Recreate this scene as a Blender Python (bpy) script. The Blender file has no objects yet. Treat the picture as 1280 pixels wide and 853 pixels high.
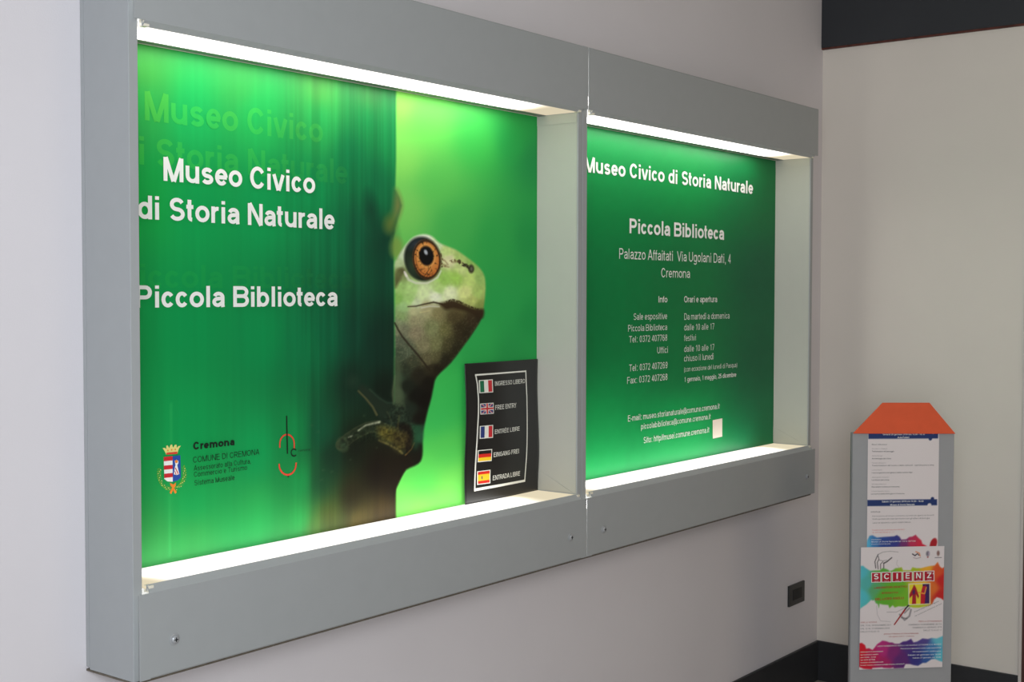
import bpy, math
import numpy as np
from mathutils import Matrix, Vector

SC = bpy.context.scene
COL = SC.collection
DEG = math.pi / 180

# ------------------------------------------------------------------ camera
CAM_H = 1.653
F_PX = 1618.73
YAW, PITCH, ROLL = 52.2706 * DEG, 2.043 * DEG, 0.1063 * DEG
CAM = np.array([0.0, -2.3399, CAM_H])
_fw = np.array([math.sin(YAW) * math.cos(PITCH), math.cos(YAW) * math.cos(PITCH), -math.sin(PITCH)])
_rt = np.array([math.cos(YAW), -math.sin(YAW), 0.0])
_up = np.cross(_rt, _fw)
RT = _rt * math.cos(ROLL) + _up * math.sin(ROLL)
UP = -_rt * math.sin(ROLL) + _up * math.cos(ROLL)
FW = _fw
cd = bpy.data.cameras.new('camera')
cam = bpy.data.objects.new('camera', cd)
COL.objects.link(cam)
cd.sensor_width = 36
cd.sensor_fit = 'HORIZONTAL'
cd.lens = F_PX / 1280 * 36
cd.clip_start = 0.05
cam.matrix_world = Matrix(((RT[0], UP[0], -FW[0], CAM[0]), (RT[1], UP[1], -FW[1], CAM[1]),
                           (RT[2], UP[2], -FW[2], CAM[2]), (0, 0, 0, 1)))
SC.camera = cam

# ------------------------------------------------------------------ world, lights, exposure
w = bpy.data.worlds.new('room_air')
SC.world = w
w.use_nodes = True
w.node_tree.nodes['Background'].inputs[0].default_value = (0.78, 0.80, 0.86, 1)
w.node_tree.nodes['Background'].inputs[1].default_value = 0.075


def area(name, loc, target, sx, sy, power, color):
    l = bpy.data.lights.new(name, 'AREA')
    l.shape = 'RECTANGLE'
    l.size, l.size_y, l.energy, l.color = sx, sy, power, color
    o = bpy.data.objects.new(name, l)
    COL.objects.link(o)
    o.location = loc
    d = Vector(target) - Vector(loc)
    o.rotation_euler = d.to_track_quat('-Z', 'Y').to_euler()
    return o


area('window_light', (-0.2, -2.65, 1.95), (2.4, -0.2, 1.5), 1.3, 1.1, 66, (0.86, 0.93, 1.0))
area('warm_fill', (3.0, -3.8, 2.5), (4.8, -0.4, 0.8), 2.0, 1.6, 15, (1.0, 0.80, 0.52))  # added warm fill, no lamp modelled: lifts the back wall
area('left_fill', (-1.3, -2.9, 1.1), (4.0, -0.6, 1.0), 2.0, 1.4, 31, (0.94, 0.96, 1.0))  # added fill from the left for back wall and lower right
SC.view_settings.view_transform = 'Standard'
SC.view_settings.look = 'None'
SC.view_settings.gamma = 1
SC.view_settings.use_curve_mapping = False
SC.view_settings.exposure = 0.0

# ------------------------------------------------------------------ measures of the place (metres)
X0, X1, X2, XC = 1.5731, 3.1528, 4.7355, 5.1718      # box ends, room corner
D = 0.1623                                           # depth of the light boxes
YC = -(D + 0.0201)                                   # front face of the covers
YF = -D                                              # front edge of the side panels
ZT, ZB = 0.7238 + CAM_H, -0.7762 + CAM_H
ZBC, ZBL = -0.6019 + CAM_H, -0.5862 + CAM_H
ZTC, ZTL = 0.5430 + CAM_H, 0.5327 + CAM_H
PT, PB = 0.5345 + CAM_H, -0.593 + CAM_H              # poster top and bottom
YP = -0.014                                          # poster plane
T = 0.022
ZBAND = 1.0386 + CAM_H
ZBASE = -1.4815 + CAM_H
ZCEIL = 3.35


# ------------------------------------------------------------------ materials
def lin(c):
    c = np.asarray(c, float) / 255.0
    return np.where(c <= 0.04045, c / 12.92, ((c + 0.055) / 1.055) ** 2.4)


def mat(name, rgb, rough=0.6, spec=0.4, noise=0.0, scale=60, bump=0.0, bscale=200, metal=0.0):
    m = bpy.data.materials.new(name)
    m.use_nodes = True
    nt = m.node_tree
    b = nt.nodes['Principled BSDF']
    col = tuple(float(v) for v in lin(rgb)) + (1,)
    b.inputs['Base Color'].default_value = col
    b.inputs['Roughness'].default_value = rough
    b.inputs['Specular IOR Level'].default_value = spec
    b.inputs['Metallic'].default_value = metal
    tc = nt.nodes.new('ShaderNodeTexCoord')
    if noise:
        n = nt.nodes.new('ShaderNodeTexNoise')
        n.inputs['Scale'].default_value = scale
        n.inputs['Detail'].default_value = 4
        nt.links.new(tc.outputs['Object'], n.inputs['Vector'])
        r = nt.nodes.new('ShaderNodeValToRGB')
        r.color_ramp.elements[0].position = 0.3
        r.color_ramp.elements[1].position = 0.7
        r.color_ramp.elements[0].color = tuple(max(0, v * (1 - noise)) for v in col[:3]) + (1,)
        r.color_ramp.elements[1].color = tuple(min(1, v * (1 + noise)) for v in col[:3]) + (1,)
        nt.links.new(n.outputs['Fac'], r.inputs['Fac'])
        nt.links.new(r.outputs['Color'], b.inputs['Base Color'])
    if bump:
        n2 = nt.nodes.new('ShaderNodeTexNoise')
        n2.inputs['Scale'].default_value = bscale
        n2.inputs['Detail'].default_value = 3
        nt.links.new(tc.outputs['Object'], n2.inputs['Vector'])
        bp = nt.nodes.new('ShaderNodeBump')
        bp.inputs['Strength'].default_value = bump
        bp.inputs['Distance'].default_value = 0.002
        nt.links.new(n2.outputs['Fac'], bp.inputs['Height'])
        nt.links.new(bp.outputs['Normal'], b.inputs['Normal'])
    return m


def print_mat(name, rough=0.40, spec=0.13):
    m = bpy.data.materials.new(name)
    m.use_nodes = True
    nt = m.node_tree
    b = nt.nodes['Principled BSDF']
    a = nt.nodes.new('ShaderNodeVertexColor')
    a.layer_name = 'print'
    nt.links.new(a.outputs['Color'], b.inputs['Base Color'])
    b.inputs['Roughness'].default_value = rough
    b.inputs['Specular IOR Level'].default_value = spec
    return m


def emit_mat(name, color, strength):
    m = bpy.data.materials.new(name)
    m.use_nodes = True
    nt = m.node_tree
    nt.nodes.remove(nt.nodes['Principled BSDF'])
    e = nt.nodes.new('ShaderNodeEmission')
    e.inputs[0].default_value = tuple(color) + (1,)
    e.inputs[1].default_value = strength
    nt.links.new(e.outputs[0], nt.nodes['Material Output'].inputs[0])
    return m


def diffuser_mat(name, s_mid, s_end, left0=0.0, left1=0.02, rear=0.1):
    """lit opal strip: strong over the tube, creamy and weak past the tube's ends"""
    m = emit_mat(name, (1, 1, 1), 1)
    nt = m.node_tree
    e = [n for n in nt.nodes if n.type == 'EMISSION'][0]
    tc = nt.nodes.new('ShaderNodeTexCoord')
    sp = nt.nodes.new('ShaderNodeSeparateXYZ')
    nt.links.new(tc.outputs['Generated'], sp.inputs[0])

    def ramp(src, pts, inter='EASE'):
        r = nt.nodes.new('ShaderNodeValToRGB')
        r.color_ramp.interpolation = inter
        els = r.color_ramp.elements
        els[0].position, els[0].color = pts[0][0], pts[0][1]
        els[1].position, els[1].color = pts[-1][0], pts[-1][1]
        for p, c in pts[1:-1]:
            el = els.new(p)
            el.color = c
        nt.links.new(src, r.inputs['Fac'])
        return r.outputs['Color']
    g = lambda v: (v, v, v, 1)
    rx = ramp(sp.outputs['X'], [(0.0, g(left0)), (left1, g(left0)), (0.08, g(1)), (0.82, g(1)), (0.93, g(0)), (1.0, g(0))])
    ry = ramp(sp.outputs['Y'], [(0.0, g(0.08)), (0.3, g(0.35)), (0.6, g(1)), (0.84, g(1)), (0.92, g(rear)), (1.0, g(rear))])
    mu = nt.nodes.new('ShaderNodeMath')
    mu.operation = 'MULTIPLY'
    nt.links.new(rx, mu.inputs[0])
    nt.links.new(ry, mu.inputs[1])
    mr = nt.nodes.new('ShaderNodeMapRange')
    mr.inputs['To Min'].default_value = s_end
    mr.inputs['To Max'].default_value = s_mid
    nt.links.new(mu.outputs[0], mr.inputs['Value'])
    nt.links.new(mr.outputs[0], e.inputs[1])
    cx = ramp(rx, [(0.0, (1, 0.88, 0.62, 1)), (0.5, (1, 0.975, 0.90, 1)), (1.0, (1, 0.98, 0.92, 1))])
    nt.links.new(cx, e.inputs[0])
    return m


M = {}
M['wall'] = mat('wall_paint', (220, 215, 218), 0.85, 0.2, noise=0.012, scale=3, bump=0.12, bscale=260)
M['wall_back'] = mat('wall_paint_back', (228, 221, 212), 0.85, 0.2, noise=0.018, scale=3, bump=0.12, bscale=260)
M['ceiling'] = mat('ceiling_paint', (200, 200, 198), 0.9, 0.2, noise=0.01, scale=5)
M['floor'] = mat('floor_stone', (170, 162, 154), 0.35, 0.4, noise=0.12, scale=14)
M['dark_band'] = mat('dark_fascia', (52, 54, 58), 0.6, 0.3, noise=0.03, scale=8)
M['rust'] = mat('rust_edge', (92, 52, 44), 0.7, 0.3, noise=0.4, scale=25)
M['skirt'] = mat('dark_baseboard', (48, 49, 52), 0.45, 0.4, noise=0.06, scale=20)
M['gray'] = mat('grey_enamel', (164, 167, 168), 0.45, 0.35, noise=0.012, scale=30, bump=0.05, bscale=500)
M['inner'] = mat('pale_enamel', (182, 181, 172), 0.38, 0.5, noise=0.01, scale=20)
M['taupe'] = mat('shaded_edge', (105, 97, 86), 0.7, 0.3, noise=0.2, scale=60)  # brown of the dim underside put into the colour
M['rail'] = mat('grey_rail', (130, 128, 126), 0.4, 0.4)
M['white'] = mat('white_plastic', (235, 228, 210), 0.5, 0.4)
M['screw'] = mat('screw_metal', (168, 170, 172), 0.35, 0.5, metal=0.15)
M['black'] = mat('black_plastic', (34, 36, 36), 0.35, 0.5)
M['blackmat'] = mat('black_module', (20, 21, 22), 0.5, 0.4)
M['stand'] = mat('stand_grey', (158, 158, 160), 0.55, 0.3, noise=0.015, scale=20)
M['stand_edge'] = mat('stand_edge', (128, 128, 130), 0.6, 0.3)
M['orange'] = mat('orange_board', (226, 92, 54), 0.6, 0.3, noise=0.03, scale=30)
M['door'] = mat('door_brown', (84, 52, 46), 0.5, 0.4, noise=0.1, scale=10)
M['casing'] = mat('casing_pale', (214, 206, 200), 0.6, 0.3)
M['ink_white'] = mat('white_lettering', (236, 236, 232), 0.5, 0.4)
M['ink_black'] = mat('black_lettering', (6, 30, 18), 0.5, 0.3)
M['ink_red'] = mat('red_print', (214, 66, 48), 0.5, 0.3)
M['ink_red2'] = mat('dark_red_print', (170, 50, 38), 0.6, 0.3)
M['ink_gray'] = mat('grey_print', (120, 116, 118), 0.6, 0.3)
M['ink_dark'] = mat('dark_print', (86, 82, 86), 0.6, 0.3)
M['ink_blue'] = mat('blue_print', (36, 74, 160), 0.5, 0.3)
M['ink_gold'] = mat('gold_print', (225, 215, 130), 0.5, 0.3)
M['ink_orange'] = mat('orange_print', (230, 130, 40), 0.5, 0.3)
M['ink_leaf'] = mat('leaf_print', (104, 168, 52), 0.5, 0.3)
M['ink_cream'] = mat('cream_print', (226, 214, 200), 0.5, 0.3)
M['notice'] = mat('black_notice', (15, 14, 14), 0.34, 0.5)
M['print'] = print_mat('poster_print')
M['paper'] = print_mat('paper_print', 0.6, 0.3)
for nm, c in dict(f_green=(10, 110, 70), f_white=(235, 235, 225), f_red=(200, 35, 45), f_blue=(35, 55, 120),
                  f_black=(14, 13, 13), f_redde=(215, 35, 20), f_gold=(250, 205, 30), f_yellow=(245, 200, 40)).items():
    M[nm] = mat('flag_' + nm[2:], c, 0.4, 0.5)
M['diff_top'] = diffuser_mat('lit_diffuser_top', 8.5, 0.72, 0.45, 0.005, 1.0)
M['diff_bot'] = diffuser_mat('lit_diffuser_bottom', 4.7, 0.78)
M['tube'] = emit_mat('lit_tube', (1, 0.97, 0.92), 9.0)


# ------------------------------------------------------------------ object helpers
def tag(o, label=None, cat=None, group=None, kind=None):
    for k, v in (('label', label), ('category', cat), ('group', group), ('kind', kind)):
        if v:
            o[k] = v
    return o


def thing(name, loc, label, cat, rz=0.0, group=None):
    o = bpy.data.objects.new(name, None)
    COL.objects.link(o)
    o.empty_display_size = 0.1
    o.location = loc
    o.rotation_euler = (0, 0, rz)
    o['_w'] = 1
    del o['_w']
    return tag(o, label, cat, group)


def origin(p):
    v = Vector((0, 0, 0))
    while p is not None:
        v = v + Vector(p.location)
        p = p.parent
    return v


def obj(name, verts, faces, m, parent=None, local=False, label=None, smooth=False, bevel=0.0):
    """verts in world space unless local; a parent's own origin is taken off"""
    if parent is not None and not local:
        o0 = origin(parent)
        verts = [(v[0] - o0[0], v[1] - o0[1], v[2] - o0[2]) for v in verts]
    me = bpy.data.meshes.new(name)
    me.from_pydata([tuple(map(float, v)) for v in verts], [], faces)
    me.update()
    me.materials.append(m)
    o = bpy.data.objects.new(name, me)
    COL.objects.link(o)
    if parent is not None:
        o.parent = parent
    if smooth:
        for p in me.polygons:
            p.use_smooth = True
    if bevel:
        b = o.modifiers.new('bevel', 'BEVEL')
        b.width = bevel
        b.segments = 2
        b.limit_method = 'ANGLE'
        if parent is None or True:
            b.harden_normals = False
    if label:
        o['label'] = label
    return o


BOXF = [(0, 1, 3, 2), (4, 6, 7, 5), (0, 4, 5, 1), (2, 3, 7, 6), (0, 2, 6, 4), (1, 5, 7, 3)]


def boxv(x, y, z):
    return [(a, b, c) for a in x for b in y for c in z]


def box(name, x, y, z, m, parent=None, bevel=0.0, local=False, label=None):
    x, y, z = sorted(x), sorted(y), sorted(z)
    return obj(name, boxv(x, y, z), BOXF, m, parent, local, label, bevel=bevel)


class MB:
    def __init__(s):
        s.v, s.f = [], []

    def add(s, v, f):
        n = len(s.v)
        s.v += list(v)
        s.f += [tuple(i + n for i in q) for q in f]

    def box(s, x, y, z):
        s.add(boxv(sorted(x), sorted(y), sorted(z)), BOXF)

    def prism_x(s, prof, xa, xb):
        """prof: list of (y,z) going round; extruded along x"""
        n = len(prof)
        v = [(xa, y, z) for y, z in prof] + [(xb, y, z) for y, z in prof]
        f = [tuple(range(n))[::-1], tuple(range(n, 2 * n))]
        f += [(i, (i + 1) % n, n + (i + 1) % n, n + i) for i in range(n)]
        s.add(v, f)

    def prism_y(s, prof, ya, yb):
        n = len(prof)
        v = [(x, ya, z) for x, z in prof] + [(x, yb, z) for x, z in prof]
        f = [tuple(range(n)), tuple(range(n, 2 * n))[::-1]]
        f += [(i, n + i, n + (i + 1) % n, (i + 1) % n) for i in range(n)]
        s.add(v, f)

    def lathe_y(s, cx, cz, prof, n=20):
        """prof: list of (radius, y)"""
        v, f = [], []
        for r, y in prof:
            for k in range(n):
                a = 2 * math.pi * k / n
                v.append((cx + r * math.cos(a), y, cz + r * math.sin(a)))
        for i in range(len(prof) - 1):
            for k in range(n):
                f.append((i * n + k, i * n + (k + 1) % n, (i + 1) * n + (k + 1) % n, (i + 1) * n + k))
        s.add(v, f)

    def tube_x(s, x0, x1, cy, cz, r, n=14):
        v = [(x, cy + r * math.cos(2 * math.pi * k / n), cz + r * math.sin(2 * math.pi * k / n)) for x in (x0, x1) for k in range(n)]
        f = [(k, (k + 1) % n, n + (k + 1) % n, n + k) for k in range(n)] + [tuple(range(n))[::-1], tuple(range(n, 2 * n))]
        s.add(v, f)

    def build(s, name, m, parent=None, local=False, label=None, bevel=0.0, smooth=False):
        return obj(name, s.v, s.f, m, parent, local, label, bevel=bevel, smooth=smooth)


# planes of print: turn a measured point of the photograph into a point of the real sheet
def ray(px, py):
    d = FW + RT * ((px - 640) / F_PX) - UP * ((py - 426.5) / F_PX)
    return d


def on_wall(px, py, y=YP):
    d = ray(px, py)
    t = (y - CAM[1]) / d[1]
    p = CAM + d * t
    return float(p[0]), float(p[2])


# ------------------------------------------------------------------ a stroke alphabet in the manner of a plain grotesque
def arc(cx, cy, rx, ry, a0, a1, n=9):
    return [(cx + rx * math.cos((a0 + (a1 - a0) * i / n) * DEG), cy + ry * math.sin((a0 + (a1 - a0) * i / n) * DEG)) for i in range(n + 1)]


XH, DES = 0.73, -0.29
ADV = dict(a=.777, b=.853, c=.74, d=.853, e=.777, f=.465, g=.853, h=.853, i=.388, j=.388, k=.777, l=.388, m=1.24, n=.853, o=.853,
           p=.853, q=.853, r=.543, s=.777, t=.465, u=.853, v=.777, w=1.08, x=.777, y=.777, z=.7,
           A=1.0, B=1.0, C=.97, D=1.0, E=.93, F=.853, G=1.087, H=1.0, I=.388, L=.853, M=1.163, N=1.0, O=1.087, P=.93, Q=1.087,
           R=1.0, S=.93, T=.853, U=1.0, V=.93, Z=.853)
for _c in '0123456789':
    ADV[_c] = .777
ADV.update({' ': .388, '.': .388, ',': .388, ':': .465, '-': .465, '(': .465, ')': .465, '/': .388, '@': 1.36, "'": .33, 'ì': .388, 'É': .93})


def glyph(ch, wt):
    h = wt / 2
    k = .86
    W = ADV.get(ch, .8)
    lb = (.035 if ch in 'oceCOGQ' else .06) if wt > .15 else (.065 if ch in 'oceCOGQ' else .085)
    l, r = lb + h, W - lb - h
    c, R = (l + r) / 2, (r - l) / 2
    t, b = XH - h * k, h * k
    T1 = 1 - h * k
    m = XH / 2
    RY = (t - b) / 2
    O = arc(c, m, R, RY, 0, 360, 22)
    if ch in 'iìjl':
        x = W / 2
        if ch == 'l':
            return W, [[(x, 0), (x, 1)]]
        g = [[(x, 0), (x, XH)]]
        if ch == 'ì':
            return W, g + [[(x - .14, 1.02), (x + .06, .84)]]
        return W, g + [[(x, .85), (x, 1)]]
    if ch == 'a':
        R2 = (t - .44) * .62
        bm = .43
        return W, [arc(c, t - .17, R, .17, 165, 0) + [(r, .12), (r + .02, 0)],
                   [(r, bm - .01), (c, bm - .03)] + arc(c - .02, (bm - .03 + b) / 2, R, (bm - .03 - b) / 2, 90, 270) + [(c + R * .5, b + .06), (r, .24)]]
    if ch == 'b':
        return W, [O, [(l, 0), (l, 1)]]
    if ch == 'c':
        return W, [arc(c, m, R, RY, 34, 326, 18)]
    if ch == 'd':
        return W, [O, [(r, 0), (r, 1)]]
    if ch == 'e':
        return W, [[(l, m), (r + h * .6, m)], arc(c, m, R, RY, 0, 322, 20)]
    if ch == 'f':
        x = .19
        return W, [[(x, 0), (x, T1 - .14)] + arc(x + .15, T1 - .14, .15, .14, 180, 80, 5), [(.02, t), (.42, t)]]
    if ch == 'g':
        return W, [O, [(r, XH), (r, DES + .22)] + arc(c, DES + .2, R, .2 - h * k, 0, -160, 9)]
    if ch == 'h' or ch == 'n':
        return W, [[(l, 0), (l, 1 if ch == 'h' else XH)], [(r, 0)] + arc(c, t - .24, R, .24, 0, 175)]
    if ch == 'm':
        q = (r - l) / 2
        return W, [[(l, 0), (l, XH)], [(l + q, 0)] + arc(l + q / 2, t - .2, q / 2, .2, 0, 175), [(r, 0)] + arc(r - q / 2, t - .2, q / 2, .2, 0, 175)]
    if ch == 'o':
        return W, [O]
    if ch == 'p':
        return W, [O, [(l, DES), (l, XH)]]
    if ch == 'q':
        return W, [O, [(r, DES), (r, XH)]]
    if ch == 'r':
        return W, [[(l, 0), (l, XH)], arc(l + .26, t - .25, .26, .25, 180, 78, 6)]
    if ch == 's':
        u = (t - b) / 4
        return W, [arc(c, t - u, R * .93, u, 22, 270, 12) + arc(c, b + u, R, u, 90, -158, 12)[1:]]
    if ch == 't':
        x = .19
        return W, [[(x, .95), (x, b + .12)] + arc(x + .13, b + .12, .13, .12, 180, 275, 5), [(.02, t), (.40, t)]]
    if ch == 'u':
        return W, [[(r, 0), (r, XH)], [(l, XH)] + arc(c, b + .24, R, .24, 180, 355)]
    if ch == 'v':
        return W, [[(.0 + h, XH), (W / 2 - h * .25, 0)], [(W - h, XH), (W / 2 + h * .25, 0)]]
    if ch == 'w':
        return W, [[(h, XH), (W * .28, 0)], [(W * .28, 0), (W / 2, XH)], [(W / 2, XH), (W * .72, 0)], [(W * .72, 0), (W - h, XH)]]
    if ch == 'x':
        return W, [[(h, XH), (W - h, 0)], [(h, 0), (W - h, XH)]]
    if ch == 'y':
        return W, [[(h, XH), (W / 2, 0)], [(W - h, XH), (W / 2 - .1, DES)]]
    if ch == 'k':
        return W, [[(l, 0), (l, 1)], [(l, .3), (r, XH)], [(l + .15, .42), (r + .03, 0)]]
    if ch == 'z':
        return W, [[(.07, t), (W - .07, t)], [(.07, b), (W - .07, b)], [(W - .14, t), (.14, b)]]
    O = arc(c, .5, R, .5 - b, 0, 360, 26)
    if ch == 'A':
        return W, [[(.02 + h, 0), (c - h * .3, 1)], [(W - .02 - h, 0), (c + h * .3, 1)], [(.2, .31), (W - .2, .31)]]
    if ch in 'BPR':
        bw = .27 if ch != 'B' else .255
        mid = .46 if ch != 'B' else .52
        rr = r - .24
        g = [[(l, 0), (l, 1)], [(l, T1), (rr, T1)] + arc(rr, (T1 + mid) / 2, .24, (T1 - mid) / 2, 90, -90, 9) + [(l, mid)]]
        if ch == 'B':
            g += [[(l, mid)] + [(rr, mid)] + arc(rr, (b + mid) / 2, .27, (mid - b) / 2, 90, -90, 9) + [(l, b)]]
        if ch == 'R':
            g += [[(rr - .08, mid), (r + .06, 0)]]
        return W, g
    if ch == 'C':
        return W, [arc(c, .5, R, .5 - b, 33, 327, 20)]
    if ch == 'D':
        rr = c
        return W, [[(l, 0), (l, 1)], [(l, T1), (rr, T1)] + arc(rr, .5, r - rr, T1 - .5, 90, -90, 14) + [(l, b)]]
    if ch in 'EFÉ':
        g = [[(l, 0), (l, 1)], [(l, T1), (r + h * .6, T1)], [(l, .54), (r + h * .2, .54)]]
        if ch != 'F':
            g += [[(l, b), (r + h * .8, b)]]
        if ch == 'É':
            g += [[(c - .03, 1.08), (c + .16, 1.25)]]
        return W, g
    if ch == 'G':
        return W, [arc(c, .5, R, .5 - b, 40, 330, 20), [(c + .05, .48), (r + h, .48)], [(r, .5), (r, .16)]]
    if ch == 'H':
        return W, [[(l, 0), (l, 1)], [(r, 0), (r, 1)], [(l, .52), (r, .52)]]
    if ch == 'I':
        return W, [[(W / 2, 0), (W / 2, 1)]]
    if ch == 'L':
        return W, [[(l, 0), (l, 1)], [(l, b), (r + h, b)]]
    if ch == 'M':
        return W, [[(l, 0), (l, 1)], [(r, 0), (r, 1)], [(l + h * .2, 1), (c - h * .15, 0)], [(r - h * .2, 1), (c + h * .15, 0)]]
    if ch == 'N':
        return W, [[(l, 0), (l, 1)], [(r, 0), (r, 1)], [(l + h * .1, 1), (r - h * .1, 0)]]
    if ch == 'O':
        return W, [O]
    if ch == 'Q':
        return W, [O, [(c + .1, .22), (r + .05, -.04)]]
    if ch == 'S':
        u = (T1 - b) / 4
        return W, [arc(c, T1 - u, R * .93, u, 22, 270, 13) + arc(c, b + u, R, u, 90, -158, 13)[1:]]
    if ch == 'T':
        return W, [[(W / 2, 0), (W / 2, 1)], [(.03, T1), (W - .03, T1)]]
    if ch == 'U':
        return W, [[(l, 1)] + arc(c, b + .33, R, .33, 180, 360, 14) + [(r, 1)]]
    if ch == 'V':
        return W, [[(h, 1), (W / 2 - h * .3, 0)], [(W - h, 1), (W / 2 + h * .3, 0)]]
    if ch == 'Z':
        return W, [[(.05, T1), (W - .05, T1)], [(.04, b), (W - .04, b)], [(W - .15, T1), (.15, b)]]
    if ch == '0':
        return W, [O]
    if ch == '1':
        return W, [[(c + .06, 0), (c + .06, 1)], [(c + .06, .9), (c - .18, .72)]]
    if ch == '2':
        return W, [arc(c, T1 - .26, R, .26, 160, -20, 10) + [(l + .02, b)], [(l - h * .4, b), (r + h, b)]]
    if ch == '3':
        return W, [arc(c, T1 - .22, R * .92, .22, 155, -90, 12) + arc(c, b + .25, R, .25, 90, -155, 12)]
    if ch == '4':
        return W, [[(r - .1, 0), (r - .1, 1)], [(l - h * .6, .25), (r + h, .25)], [(l - h * .3, .27), (r - .12, .97)]]
    if ch == '5':
        return W, [[(r, T1), (l + .07, T1)], [(l + .07, T1), (l + .02, .5)], arc(c, .33, R, .33 - b, 140, -155, 14)]
    if ch == '6':
        return W, [arc(c, .33, R, .33 - b, 0, 360, 18), [(l, .33), (l + .03, .6)] + arc(c, .66, R, 1 - .66 - b, 160, 35, 8)]
    if ch == '7':
        return W, [[(.07, T1), (W - .07, T1)], [(W - .12, T1), (c - .1, 0)]]
    if ch == '8':
        return W, [arc(c, T1 - .2, R * .88, .2, 0, 360, 16), arc(c, b + .23, R, .23, 0, 360, 16)]
    if ch == '9':
        return W, [arc(c, .67, R, .33 - b, 0, 360, 18), [(r, .67), (r - .03, .4)] + arc(c, .34, R, .34 - b, -20, -145, 8)]
    if ch == '.':
        return W, [[(W / 2, 0), (W / 2, wt * 1.05)]]
    if ch == ',':
        return W, [[(W / 2, wt), (W / 2 - .04, -.16)]]
    if ch == ':':
        return W, [[(W / 2, 0), (W / 2, wt * 1.05)], [(W / 2, XH - wt), (W / 2, XH)]]
    if ch == '-':
        return W, [[(.06, .35), (W - .06, .35)]]
    if ch == '/':
        return W, [[(.02, 0), (W - .02, 1)]]
    if ch == '(':
        return W, [arc(W + .1, .36, W - .05, .68, 125, 235, 8)]
    if ch == ')':
        return W, [arc(-.1, .36, W - .05, .68, 55, -55, 8)]
    if ch == "'":
        return W, [[(W / 2, .68), (W / 2, 1)]]
    if ch == '@':
        return W, [arc(c, .38, R, .6, -60, 250, 26), arc(c, .4, .26, .28, 0, 360, 14), [(c + .26, .62), (c + .26, .2), (c + .4, .12)]]
    return W, []


SERIF = 'INGRESOLBFTYADUV'


def text_quads(s, wt, serif=False):
    """strokes of a line as flat quads in (x, z), baseline 0, capitals 1 high"""
    vs, fs = [], []
    x = 0.0
    lvl = 0
    word = 0
    k = .86
    for ch in s:
        word += ch == ' '
        if ch == 'Y':
            W, g = .93, [[(wt / 2, 1), (.465, .42)], [(.93 - wt / 2, 1), (.465, .42)], [(.465, 0), (.465, .46)]]
        else:
            W, g = glyph(ch, wt)
        if serif:
            ex = []
            for pl in g:
                for (ax, az) in (pl[0], pl[-1]):
                    if abs(az) < .02 or abs(az - 1) < .02:
                        zz = .035 if az < .5 else .965
                        ex.append([(ax - wt * .85, zz), (ax + wt * .85, zz)])
            g = g + [('s', e) for e in ex]
        for pl in g:
            ww = wt
            if isinstance(pl, tuple):
                pl, ww = pl[1], .08
            n = len(pl)
            base = len(vs)
            lvl = (lvl + 1) % 5
            for i, (px, pz) in enumerate(pl):
                a = pl[max(0, i - 1)]
                b_ = pl[min(n - 1, i + 1)]
                closed = n > 8 and abs(pl[0][0] - pl[-1][0]) < 1e-6 and abs(pl[0][1] - pl[-1][1]) < 1e-6
                if closed and i in (0, n - 1):
                    a, b_ = pl[n - 2], pl[1]
                tx, tz = b_[0] - a[0], b_[1] - a[1]
                L = math.hypot(tx, tz) or 1
                nx, nz = -tz / L, tx / L
                vs.append((x + px + nx * ww / 2, pz + nz * ww * k / 2, lvl, word))
                vs.append((x + px - nx * ww / 2, pz - nz * ww * k / 2, lvl, word))
            for i in range(n - 1):
                q = base + 2 * i
                fs.append((q + 1, q + 3, q + 2, q))
        x += W
    return vs, fs, x


BOLD, REG, SEMI = .205, .125, .16


def text_on(s, name, xa, xb, z0, cap, m, parent, place, wt=BOLD, serif=False, arch=None):
    """xa..xb: ink extent on the sheet, z0 baseline, cap: height of the capitals; place(x, z) gives the 3D point"""
    vs, fs, adv = text_quads(s, wt, serif)
    lo = min(v[0] for v in vs)
    hi = max(v[0] for v in vs)
    k = (xb - xa) / (hi - lo)
    out = []
    for (a, c, lv, wd) in vs:
        p = place(xa + (a - lo) * k, z0 + c * cap)
        out.append((p[0], p[1] - lv * 0.00012, p[2]))
    if wt >= BOLD and name == 'lettering':      # headline: each word its own piece
        for wd in sorted({v[3] for v in vs}):
            keep = [i for i, v in enumerate(vs) if v[3] == wd]
            ix = {q: n for n, q in enumerate(keep)}
            o = obj(name, [out[i] for i in keep], [tuple(ix[q] for q in f) for f in fs if f[0] in ix], m, parent)
        return o
    return tag(obj(name, out, fs, m, parent), kind='stuff')


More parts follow.
